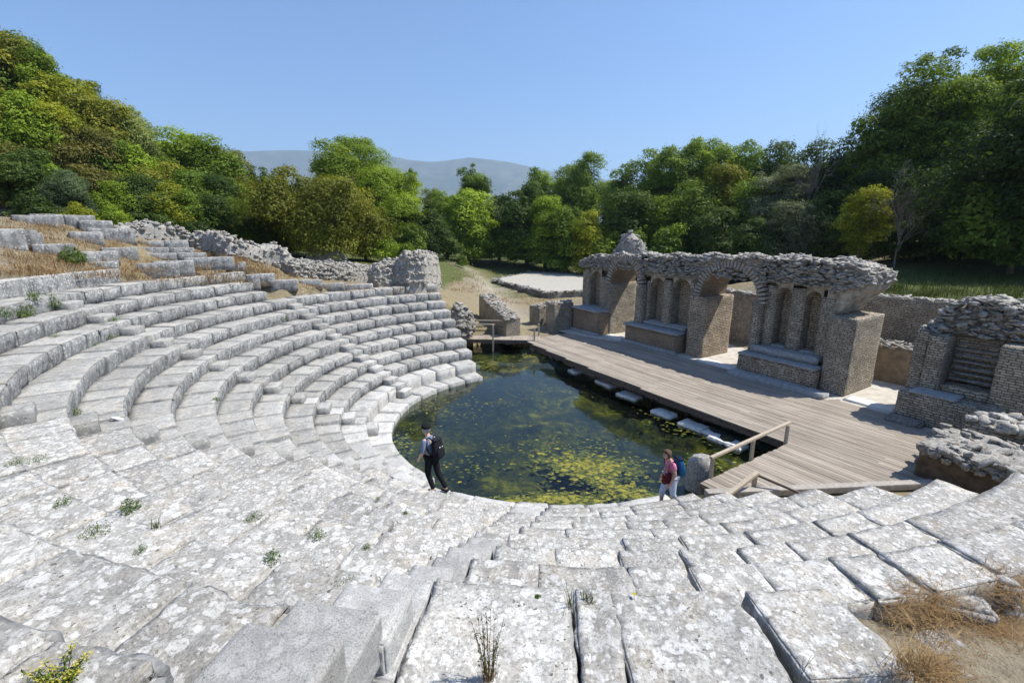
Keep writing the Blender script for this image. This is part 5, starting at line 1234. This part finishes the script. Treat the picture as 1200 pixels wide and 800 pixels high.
def weed(x, y, hpx, wpx, label, kind='leafy', name='weed', seed=None):
    P = hit(x, y); k = math.dist(P, (0, 0, CAMZ)) / FPX; h = hpx * k * .9; w_ = wpx * k * .85; g = np.random.default_rng(seed or int(x * 7 + y)); mb = MB()
    if kind == 'grass':
        Q = P + np.c_[g.normal(0, w_ * .12, (26, 2)), np.zeros(26) - .01]; blades(mb, Q, h, max(.0016, w_ * .018), .7, g); m_ = M['grass']
    else:
        n = 240 if kind == 'leafy' else 420
        a = g.uniform(0, 6.28, n); rr = np.sqrt(g.uniform(0, 1, n)) * w_ * .5; z = g.uniform(.05, 1, n) * h * (1 - .5 * (rr / (w_ * .5)) ** 2)
        C_ = P + np.c_[np.cos(a) * rr, np.sin(a) * rr, z]; nr = np.c_[np.cos(a) * .5, np.sin(a) * .5, np.full(n, .8)] + g.normal(0, .45, (n, 3)); nr /= np.linalg.norm(nr, axis=1, keepdims=True)
        V, F = quads_from(C_, nr, max(.005, min(w_, h) * .085 if kind == 'leafy' else w_ * .075), g); mb.add(V, F, None, tone=np.repeat(np.clip(g.normal(.5, .25, n), 0, 1), 4))
        Q = P + np.c_[g.normal(0, w_ * .1, (12, 2)), np.zeros(12)]; blades(mb, Q, h * .8, max(.0015, w_ * .012), .5, g); m_ = M['weedleaf']
    return tag(mb.build(name, m_, None, tuple(P), False), label, 'weed', 'small weeds growing in the joints of the seats')
for a in [(154, 598, 14, 18, 'bushy green weed in a joint left of centre on the bending seats'), (113, 624, 10, 26, 'sprawling yellow-green weed two rows below the bushy weed'), (184, 618, 14, 20, 'thin pale grass tuft between bushy weed and broken stone edge', 'grass'), (166, 645, 7, 12, 'tiny dark weed on the stone below the thin grass tuft'), (75, 590, 8, 14, 'small weed in the crack at left, left of the bushy weed'), (298, 608, 9, 18, 'low flat weed left of the dark stone chip'), (320, 655, 12, 18, 'compact weed at the front edge of the big left blocks'), (372, 630, 12, 20, 'green weed in the crossing of two cracks'), (402, 682, 8, 26, 'dry yellowish weed on the edge beside the concrete stair'), (430, 642, 6, 10, 'tiny weed right of the crossing cracks'), (95, 505, 8, 14, 'weed at the foot of a dark stone end at left'), (88, 486, 8, 12, 'weed in the corner under the left stair end'), (45, 540, 6, 20, 'flat weed strip at left edge below the seat ends'), (20, 543, 6, 16, 'weed at the very left edge below the seats'), (62, 362, 16, 14, 'upright weed in the corner of the back row at left'), (40, 352, 10, 12, 'small weed hanging at the back row joint'), (30, 372, 14, 16, 'weed cluster against the second highest row at left'), (5, 372, 10, 18, 'weed cluster cut by the left edge on high row'), (110, 405, 4, 10, 'flat weed spot on a high left seat row, right one'), (64, 395, 4, 10, 'flat weed spot on a high left seat row, left one'), (128, 396, 6, 14, 'weed in the gap of the left middle stair'), (134, 376, 5, 10, 'tiny weed at a seat foot near left middle stair'), (334, 374, 5, 10, 'weed by the far stair under the grey row'), (254, 470, 6, 8, 'weed at foot of a curved riser'), (170, 508, 5, 14, 'yellowish weed at the row end above the grey stain'), (443, 585, 4, 6, 'tiny weed near the man on the flat stones'), (475, 602, 5, 6, 'tiny weed right of the flat stones near the stair'), (630, 700, 4, 8, 'tiny weed by a dark crack right of the stair')]:
    weed(*a)
weed(86, 309, 16, 22, 'leafy green plant on the dry slope between pale blocks', 'big', 'leafy_plant')
# tall tuft of sage-like stems, middle foreground
def stem_plant(x, y, hpx, wpx, n, label, mat_, flower=False, name='flowering_plant', cat='plant'):
    P = hit(x, y) - np.array([0, 0, .03]); k = math.dist(P, (0, 0, CAMZ)) / FPX; h = hpx * k * 1.25; w_ = wpx * k; g = np.random.default_rng(int(x)); org = tuple(P)
    t = thing(name, org, label, cat); ms, ml, mf = MB(), MB(), MB()
    for i in range(n):
        a = g.uniform(0, 6.28); r0_ = g.uniform(0, .14) * w_; e_ = P + [math.cos(a) * w_ * g.uniform(.1, .5), math.sin(a) * w_ * g.uniform(.1, .5), h * g.uniform(.55, 1.05)]
        b_ = P + [math.cos(a) * r0_, math.sin(a) * r0_, 0]; md = (b_ + e_) / 2 + [0, 0, h * .08]; tube(ms, [b_, md, e_], [.0022, .0018, .001], 4)
        m_ = 26; tq = g.uniform(.15, 1, m_)[:, None]; C_ = b_ * (1 - tq) ** 2 + 2 * md * tq * (1 - tq) + e_ * tq ** 2 + g.normal(0, .008, (m_, 3))
        nr = g.normal(0, 1, (m_, 3)) + [0, 0, .6]; nr /= np.linalg.norm(nr, axis=1, keepdims=True); V, F = quads_from(C_, nr, .0085, g, .5); ml.add(V, F, None, tone=np.repeat(np.clip(g.normal(.6, .2, m_), 0, 1), 4))
        if flower:
            C_ = e_ + g.normal(0, .011, (20, 3)) * [1, 1, .35]; nr = g.normal(0, .3, (20, 3)) + [0, 0, 1]; nr /= np.linalg.norm(nr, axis=1, keepdims=True); V, F = quads_from(C_, nr, .0038, g, .9); mf.add(V, F)
    ms.build('stems', M['straw'] if not flower else M['grass'], t, org, False); ml.build('leaves', mat_, t, org, False)
    if flower: mf.build('flower_heads', M['flower'], t, org, False)
    Q = P + np.c_[g.normal(0, w_ * .12, (60, 2)), np.zeros(60)]; mb = MB(); blades(mb, Q, h * .45, .002, .35, g); mb.build('dry_base', M['straw'], t, org, False)
stem_plant(573, 798, 66, 34, 16, 'tall tufted green plant with dry base in the middle foreground', M['grass'])
stem_plant(66, 800, 17, 52, 30, 'clump of yellow-flowered fennel at the lower left corner', M['weedleaf'], True)
weed(668, 708, 34, 16, 'long grass blades rising from a crack right of the tufted plant', 'grass', 'grass_tuft'); weed(690, 702, 14, 36, 'low spreading grass blades right of the long ones', 'grass', 'grass_tuft')
P = hit(743, 700) + np.array([0, 0, .03]); mb = MB(); an = np.linspace(0, 6.28, 13)[:-1]
mb.add([P] + [P + [.016 * math.cos(a), .016 * math.sin(a), .006 * (i % 2)] for i, a in enumerate(an)], [[0, i + 1, (i + 1) % 12 + 1] for i in range(12)])
t = thing('yellow_flower', tuple(P), 'single yellow flower in a dark crack of the nearest seats', 'flower'); mb.build('petals', M['flower'], t, tuple(P), False)
mb = MB(); tube(mb, [P - [0, 0, .12], P - [0, .004, .05], P], [.002, .002, .0015], 5); mb.build('stem', M['grass'], t, tuple(P))
# dry forked twig
P = hit(938, 797); t = thing('dry_twig', tuple(P), 'thin dry forked twig standing in a seat joint, lower right of centre', 'twig'); mb = MB()
for (dx, dz, ln) in ((0, 0, .16), (.02, .05, .12), (-.03, .07, .1), (.03, .09, .07)): tube(mb, [P + [dx * .2, 0, dz], P + [dx, 0, dz + ln * .5], P + [dx * 2.2, .01, dz + ln]], [.002, .0016, .0008], 4)
mb.build('stems', M['dark_wood'], t, tuple(P))
# flat stones half buried in the lower right corner
for (x, y, a_, c_, lab) in [(1128, 702, .42, .26, 'grey flat stone below the nearest row, between tufts of straw'), (1100, 752, .42, .3, 'large buff flat stone at the lower right, under the straw band'), (1178, 712, .3, .26, 'pale flat stone at right edge above the straw band'), (1192, 788, .26, .22, 'dark grey stone in the lower right corner'), (1125, 785, .36, .2, 'buff gravelly stone below the large flat stone'), (1180, 680, .2, .16, 'small stone among straw just under the nearest seat corner')]:
    P = hit(x, y); Q, F, N, A = rbox(a_ / 2, c_ / 2, .12, .022, .05, .03, .08, rnd.randrange(999), (x, y, 0)); an = rnd.uniform(-.5, .3)
    V = np.c_[Q[:, 0] * math.cos(an) - Q[:, 1] * math.sin(an), Q[:, 0] * math.sin(an) + Q[:, 1] * math.cos(an), Q[:, 2]] + P + [0, 0, -.11]
    tag(obj('flat_stone', V, F, M['block'], None, tuple(P), True, None, {'patina': np.zeros(len(V))}), lab, 'stone', 'flat stones in the lower right corner')
for (x, y, s_, lab) in [(139, 492, .13, 'small round white stone on a row end at left')]:
    P = hit(x, y); mb = MB(); stones(mb, [P + [0, 0, s_ * .2]], s_ * 1.4, .9, int(x), 4); tag(mb.build('small_stone', M['white_stone'] if x == 139 else M['dark_wood'], None, tuple(P)), lab, 'stone')
# ------------------------------------------------------------ mountain and air
PR = [(150, 190), (230, 184), (285, 180), (330, 178), (375, 179), (420, 184), (460, 186), (480, 190), (505, 192), (530, 190), (548, 187), (570, 189), (600, 193), (640, 202), (700, 212), (800, 226), (950, 240), (1150, 250)]
Yr = 6500.0; az = np.linspace(150, 1150, 240); vt = np.interp(az, [q[0] for q in PR], [q[1] for q in PR]) - 4
n2 = 40; V = []
for i, (x, v) in enumerate(zip(az, vt)):
    top = at_y(x, v, Yr)
    for j in range(n2 + 1):
        s_ = j / n2; yy = Yr + (s_ - .72) * (3600 if s_ < .72 else 5200) * .8; prof = (s_ / .72) ** 1.25 if s_ < .72 else 1 - .55 * (s_ - .72) / .28
        V.append((top[0] * yy / Yr if False else top[0] * (1 + (s_ - .72) * .12), yy, top[2] * prof))
V = np.array(V); nzz = fbm(V / 620.0, 5, 3); rid = 1 - np.abs(fbm(np.c_[V[:, 0] / 330, V[:, 1] / 900, V[:, 2] * 0], 4, 9)) * 2
fr_ = np.tile(np.abs(np.linspace(0, 1, n2 + 1) - .72) / .72, 240); V[:, 2] += (nzz * 90 + rid * 70 - 40) * np.clip(fr_ * 3, .06, 1) * np.clip(V[:, 2] / 300, 0, 1) - 4
ii = np.arange(240 * (n2 + 1)).reshape(240, n2 + 1); F = np.stack([ii[:-1, :-1], ii[1:, :-1], ii[1:, 1:], ii[:-1, 1:]], -1).reshape(-1, 4)
m, nt = mat('scrub_mountain'); b = NB(nt); p = b.pos(); c = b.mix(b.ramp(b.noise(p, .006, 6, .65).outputs[0], [(.38, 0.0), (.62, 1.0)]), (.035, .055, .03), (.10, .11, .08)); b.out(c, .95)
tag(obj('mountain', V, F, m), kind='structure')
top_z = float(V[:, 2].max()) + 15
mb = MB(); hb = 9560; V8 = [(x, y, z) for z in (-3.2, top_z) for (x, y) in ((-hb, -hb + 22), (hb, -hb + 22), (hb, hb + 22), (-hb, hb + 22))]
mb.add(V8, [[3, 2, 1, 0], [4, 5, 6, 7], [0, 1, 5, 4], [1, 2, 6, 5], [2, 3, 7, 6], [3, 0, 4, 7]])
m, nt = mat('haze_air'); b = NB(nt); pv = b.n("ShaderNodeVolumePrincipled"); pv.inputs["Color"].default_value = (.60, .79, 1.0, 1); pv.inputs["Density"].default_value = 1.4e-4; pv.inputs["Anisotropy"].default_value = .15
o_ = b.n("ShaderNodeOutputMaterial"); b.l(pv.outputs[0], o_.inputs["Volume"])
if HAZE: tag(mb.build('haze', m, None, (0, 0, 0), False), kind='stuff', label='pale blue haze in the air in front of the far mountain', cat='haze')

# ------------------------------------------------------------ people
M['skin'] = plain('skin', (.50, .31, .23), .55, .08, 20, .05); M['skin_pale'] = plain('skin_pale', (.58, .38, .29), .55, .08, 20, .05)
def cloth(name, col): return plain(name, col, .9, .14, 18, .35, .1)
def skin_mesh(name, nodes, edges, m_, parent, root, sub=2, smooth=True):
    """nodes {key:(x,y,z,r[,r2])}: one continuous surface grown over the skeleton"""
    me = bpy.data.meshes.new(name); bm = bmesh.new(); ly = bm.verts.layers.skin.verify(); vs_ = {}
    for k, q in nodes.items():
        v = bm.verts.new(q[:3]); v[ly].radius = (q[3], q[4] if len(q) > 4 else q[3]); v[ly].use_root = (k == root); vs_[k] = v
    for a, c in edges: bm.edges.new((vs_[a], vs_[c]))
    bm.to_mesh(me); bm.free(); me.materials.append(m_)
    o = bpy.data.objects.new(name, me); COL.objects.link(o); o.parent = parent
    s_ = o.modifiers.new('skin', 'SKIN'); s_.use_smooth_shade = smooth; s_.branch_smoothing = .6
    d_ = o.modifiers.new('sub', 'SUBSURF'); d_.levels = sub; d_.render_levels = sub
    return o
def chain(*ks): return [(a, c) for a, c in zip(ks[:-1], ks[1:])]
def ell(name, c, r, m_, parent, seed=0, amp=0.0, cut=None, n=18):
    V = []; F = []
    for j in range(n + 1):
        t = math.pi * j / n
        for i in range(n): a = 2 * math.pi * i / n; V.append((math.sin(t) * math.cos(a), math.sin(t) * math.sin(a), math.cos(t)))
    V = np.array(V); d = 1 + amp * fbm(V * 4 + seed, 3, seed); V = V * d[:, None] * np.array(r)
    if cut is not None: V = cut(V)
    V = V + np.array(c)
    for j in range(n):
        for i in range(n): F.append([j * n + i, j * n + (i + 1) % n, (j + 1) * n + (i + 1) % n, (j + 1) * n + i])
    return obj(name, V, F, m_, parent)
def person(pos, face, H, label, J, top_m, leg_m, shoe_m, skin_m, hair_m, sleeve, legend, cap=None, curly=False):
    """J: joints in metres for a 1.72 m figure, x forward, y to the figure's left, z up"""
    t = bpy.data.objects.new('person', None); COL.objects.link(t)
    t.location = pos; t.rotation_euler = (0, 0, math.atan2(face[1], face[0])); s_ = H / 1.72; t.scale = (s_, s_, s_); tag(t, label, 'person')
    j = J; B = {'pel': (*j['pel'], .125, .10), 'sp': (*j['sp'], .12, .10), 'ch': (*j['ch'], .145, .11), 'nb': (*j['nb'], .06), 'nk': (*j['nk'], .055)}
    hx, hy, hz = j['hd']; B['hd'] = (hx, hy, hz, .082); B['hm'] = (hx + .012, hy, hz + .055, .092); B['ht'] = (hx - .012, hy, hz + .12, .078)
    B['no'] = (hx + .108, hy, hz + .02, .016); B['jw'] = (hx + .05, hy, hz - .055, .045)
    for sd, sg in (('l', 1), ('r', -1)): B['ea' + sd] = (hx - .01, hy + .088 * sg, hz + .02, .014)
    E_ = chain('pel', 'sp', 'ch', 'nb', 'nk', 'hd', 'hm', 'ht') + [('hd', 'no'), ('hd', 'jw'), ('hd', 'eal'), ('hd', 'ear')]
    for sd in 'lr':
        sg = 1 if sd == 'l' else -1
        for nm, r in (('sh', .06), ('el', .043), ('wr', .03)): B[nm + sd] = (*j[nm + sd], r)
        B['pm' + sd] = (*j['pm' + sd], .034, .02); E_ += [('ch', 'sh' + sd)] + chain('sh' + sd, 'el' + sd, 'wr' + sd, 'pm' + sd)
        wv_, pv_ = np.array(j['wr' + sd]), np.array(j['pm' + sd]); d = (pv_ - wv_) / np.linalg.norm(pv_ - wv_); s2 = np.array([1.0, 0, 0]) - d * d[0]; s2 /= np.linalg.norm(s2)
        for fi, (o2, ln) in enumerate(((.026, .072), (.009, .082), (-.009, .077), (-.026, .06))):
            k0, k1, k2 = (f'f{fi}{q}{sd}' for q in 'abc'); q0_ = pv_ + s2 * o2 + d * .028; q1_ = q0_ + d * ln * .55 + np.array([.006, -.008 * sg, 0]); q2_ = q1_ + d * ln * .4 + np.array([.012, -.02 * sg, 0])
            B[k0] = (*q0_, .0105); B[k1] = (*q1_, .0095); B[k2] = (*q2_, .008); E_ += [('pm' + sd, k0), (k0, k1), (k1, k2)]
        q0_ = pv_ + s2 * .036 - d * .012; q1_ = q0_ + s2 * .028 + d * .034; B['ta' + sd] = (*q0_, .012); B['tb' + sd] = (*q1_, .0095); E_ += [('pm' + sd, 'ta' + sd), ('ta' + sd, 'tb' + sd)]
        for nm, r in (('hi', .088), ('kn', .06), ('cf', .058), ('an', .04), ('to', .034)): B[nm + sd] = (*j[nm + sd], r)
        E_ += [('pel', 'hi' + sd)] + chain('hi' + sd, 'kn' + sd, 'cf' + sd, 'an' + sd, 'to' + sd)
    skin_mesh('body', B, E_, skin_m, t, 'pel', 2)
    up = lambda k, g: (*B[k][:3], *(q + g for q in B[k][3:]))
    SN = {k: up(k, .022) for k in ('pel', 'sp', 'ch', 'shl', 'shr')}; SN['nb'] = (*j['nb'], .07); SE = chain('pel', 'sp', 'ch', 'nb') + [('ch', 'shl'), ('ch', 'shr')]
    hem = (j['pel'][0], j['pel'][1], j['pel'][2] - .1); SN['hem'] = (*hem, .17, .135); SE.append(('hem', 'pel'))
    for sd in 'lr':
        a, c = np.array(j['sh' + sd]), np.array(j['el' + sd])
        if sleeve > 1: w2 = c + (np.array(j['wr' + sd]) - c) * (sleeve - 1); SN['el' + sd] = (*c, .058); SN['sl' + sd] = (*w2, .052); SE += chain('sh' + sd, 'el' + sd, 'sl' + sd)
        else: w2 = a + (c - a) * sleeve; SN['sl' + sd] = (*w2, .068); SE += [('sh' + sd, 'sl' + sd)]
    skin_mesh('shirt', SN, SE, top_m, t, 'sp', 2)
    TN = {'pel': (*(np.array(j['pel']) + [0, 0, -.02]), .15, .125)}; TE = []
    for sd in 'lr':
        TN['hi' + sd] = up('hi' + sd, .022); TN['kn' + sd] = up('kn' + sd, .022); TN['cf' + sd] = up('cf' + sd, .016); TE += [('pel', 'hi' + sd)] + chain('hi' + sd, 'kn' + sd, 'cf' + sd)
        if legend > 1: TN['an' + sd] = (*(np.array(j['an' + sd]) + [0, 0, .02]), .062); TE.append(('cf' + sd, 'an' + sd))
    skin_mesh('trousers', TN, TE, leg_m, t, 'pel', 2)
    for sd in 'lr':
        a, c = np.array(j['an' + sd]), np.array(j['to' + sd]); he = a + (a - c) * np.array([.35, .35, 0]) + [0, 0, -.04]
        skin_mesh('shoe', {'he': (*he, .038), 'an': (*(a + [0, 0, -.025]), .05), 'mi': (*((a + c) / 2 + [0, 0, -.012]), .046), 'to': (*(c + (c - a) * .12), .036)}, chain('he', 'an', 'mi', 'to'), shoe_m, t, 'an', 2)
    hc = np.array([hx - .012, hy, hz + .06])
    def hair_cut(V): V = V.copy(); f = V[:, 0] > .045; V[f & (V[:, 2] < .045), 0] = .03; V[:, 2] = np.maximum(V[:, 2], -.1); return V
    ell('hair', hc, (.118, .108, .128) if curly else (.105, .1, .112), hair_m, t, 3, .22 if curly else .04, hair_cut)
    for sg in (1, -1): ell('eye', (hx + .088, hy + .032 * sg, hz + .045), (.009, .014, .008), M['eye'], t, n=8)
    obj('mouth', [(hx + .1, hy - .022, hz - .032), (hx + .1, hy + .022, hz - .032), (hx + .102, hy + .018, hz - .04), (hx + .102, hy - .018, hz - .04)], [[0, 1, 2, 3]], M['lip'], t)
    if cap is not None:
        c_ = ell('cap', hc + [.0, 0, .055], (.128, .12, .085), cap, t, 2, .05, lambda V: np.c_[V[:, 0], V[:, 1], np.maximum(V[:, 2], -.02)])
    return t, s_
M['eye'] = plain('eye', (.03, .025, .02), .3, .1, 5, 0); M['lip'] = plain('lips', (.42, .2, .17), .5, .1, 9, 0)
JM = dict(pel=(.0, 0, .95), sp=(.03, 0, 1.12), ch=(.07, 0, 1.31), nb=(.095, 0, 1.45), nk=(.115, 0, 1.5), hd=(.155, 0, 1.555),
          shl=(.07, .175, 1.385), ell=(.045, .235, 1.11), wrl=(.2, .225, .9), pml=(.24, .215, .84), shr=(.07, -.175, 1.385), elr=(-.02, -.23, 1.12), wrr=(.1, -.225, .88), pmr=(.13, -.22, .82),
          hil=(.0, .095, .9), knl=(.06, .1, .5), cfl=(-.02, .1, .34), anl=(-.12, .1, .085), tol=(.05, .11, .035), hir=(.0, -.095, .9), knr=(-.08, -.1, .49), cfr=(-.2, -.1, .34), anr=(-.36, -.1, .1), tor=(-.2, -.115, .035))
f_ = np.array([-.82, .57]); pm = np.array([-1.80, 10.12, 0.0]) ; pm[:2] += f_ * .2
man, sm_ = person(tuple(pm), f_, 1.70, 'person in a black cap, grey-blue shirt and dark trousers walking down at pond edge', JM, cloth('grey_blue_shirt', (.17, .21, .30)), cloth('dark_trousers', (.012, .013, .017)), plain('dark_shoes', (.012, .011, .01), .6), M['skin_pale'], plain('grey_hair', (.3, .29, .28), .8), 1.05, 2, cloth('black_cap', (.012, .014, .014)))
JW = dict(JM); JW.update(ell=(.04, .215, 1.1), wrl=(.13, .2, .88), pml=(.155, .19, .82), hd=(.185, 0, 1.53), nk=(.13, 0, 1.49), shl=(.07, .155, 1.37), shr=(.07, -.155, 1.37),
          knl=(-.02, .1, .5), cfl=(-.1, .1, .34), anl=(-.2, .1, .09), tol=(-.05, .11, .035), knr=(.16, -.09, .52), cfr=(.17, -.09, .36), anr=(.17, -.09, .1), tor=(.33, -.1, .035))
f2 = np.array([-.97, -.24]); pw2 = np.array([3.62, 9.42, 0.0])
wom, sw_ = person(tuple(pw2), f2, 1.52, 'person in a pink blouse and pale blue trousers walking with head bowed', JW, cloth('pink_blouse', (.60, .20, .31)), cloth('pale_blue_trousers', (.50, .55, .68)), plain('brown_sandals', (.06, .04, .03), .7), M['skin'], plain('brown_hair', (.10, .06, .04), .8, .3, 40, .8), .62, 1, None, True)
def backpack(fig, face, H, base, label, colr, acc, w_=.29, h_=.46, d_=.17):
    s_ = H / 1.72; yaw = math.atan2(face[1], face[0]); R_ = np.array([[math.cos(yaw), -math.sin(yaw), 0], [math.sin(yaw), math.cos(yaw), 0], [0, 0, 1]])
    P0 = np.array(fig) + R_ @ (np.array([-.145, 0, 1.2]) * s_); t = thing('backpack', tuple(P0), label, 'backpack'); m1 = cloth('pack_fabric', colr); m2 = cloth('pack_trim', acc)
    def rb(nm, m_, c, hs, R=.06, par=None):
        P, F, N, A = rbox(*hs, .03, R, .006, 0, 3, (0, 0, 0)); P = P.copy(); P[:, 0] += -.03 * np.clip(P[:, 2] / hs[2], -1, 1) ** 2 * 0
        zz_ = P[:, 2] / hs[2]; P[:, 1] *= 1 - .3 * np.clip(zz_, 0, 1) ** 2.5 - .12 * np.clip(-zz_, 0, 1) ** 3; P[:, 0] *= 1 - .35 * np.abs(zz_) ** 3 - .25 * (P[:, 1] / hs[1]) ** 2; P[:, 2] *= 1 - .12 * (P[:, 1] / hs[1]) ** 2; P = (P + c) * s_; P[:, 0] += .16 * P[:, 2]
        return obj(nm, P @ R_.T + P0, F, m_, par or t, tuple(P0))
    rb('pack_body', m1, (-.07, 0, 0), (d_ / 2, w_ / 2, h_ / 2)); fp_ = rb('front_pocket', m1, (-.165, 0, -.08), (.03, w_ * .38, h_ * .24), .03); rb('top_lid', m2, (-.08, 0, h_ * .47), (d_ * .42, w_ * .4, .03), .025)
    for sg in (1, -1):
        mb = MB(); pts = [np.array(q) * s_ for q in [(-.0, .1 * sg, -.18), (.1, .15 * sg, -.1), (.2, .125 * sg, .08), (.2, .115 * sg, .2), (.1, .1 * sg, .27), (.0, .085 * sg, .2)]]
        tube(mb, [R_ @ q + P0 for q in pts], [.018 * s_] * 6, 6); mb.build('shoulder_strap', m2, t, tuple(P0))
    for sg in (1, -1): rb('buckle', M['white_stone'], (-.198, .04 * sg, .07), (.006, .012, .012), .003, fp_)
backpack(tuple(pm), f_, 1.70, None, 'black backpack with pale buckles worn by the person in the cap', (.014, .015, .02), (.02, .021, .027), .31, .5, .18)
backpack(tuple(pw2), f2, 1.52, None, 'blue backpack worn by the person in the pink blouse', (.02, .10, .21), (.012, .02, .045), .30, .50, .2)
yaw = math.atan2(f2[1], f2[0]); R_ = np.array([[math.cos(yaw), -math.sin(yaw), 0], [math.sin(yaw), math.cos(yaw), 0], [0, 0, 1]]); P0 = pw2 + R_ @ (np.array([.2, .12, .98]) * sw_)
t = thing('shoulder_bag', tuple(P0), 'maroon shoulder bag hanging in front of the person in pink', 'bag'); P, F, N, A = rbox(.10, .045, .12, .03, .03, .006, 0, 4); obj('bag_body', P @ R_.T + P0, F, cloth('maroon_bag', (.10, .018, .022)), t, tuple(P0))
mb = MB(); tube(mb, [R_ @ (np.array(q) * sw_) + P0 for q in [(.0, .0, .1), (-.02, .02, .25), (-.1, -.1, .42), (-.2, -.13, .42), (-.3, -.08, .3)]], [.011] * 5, 6); mb.build('bag_strap', M['dark_wood'], t, tuple(P0))
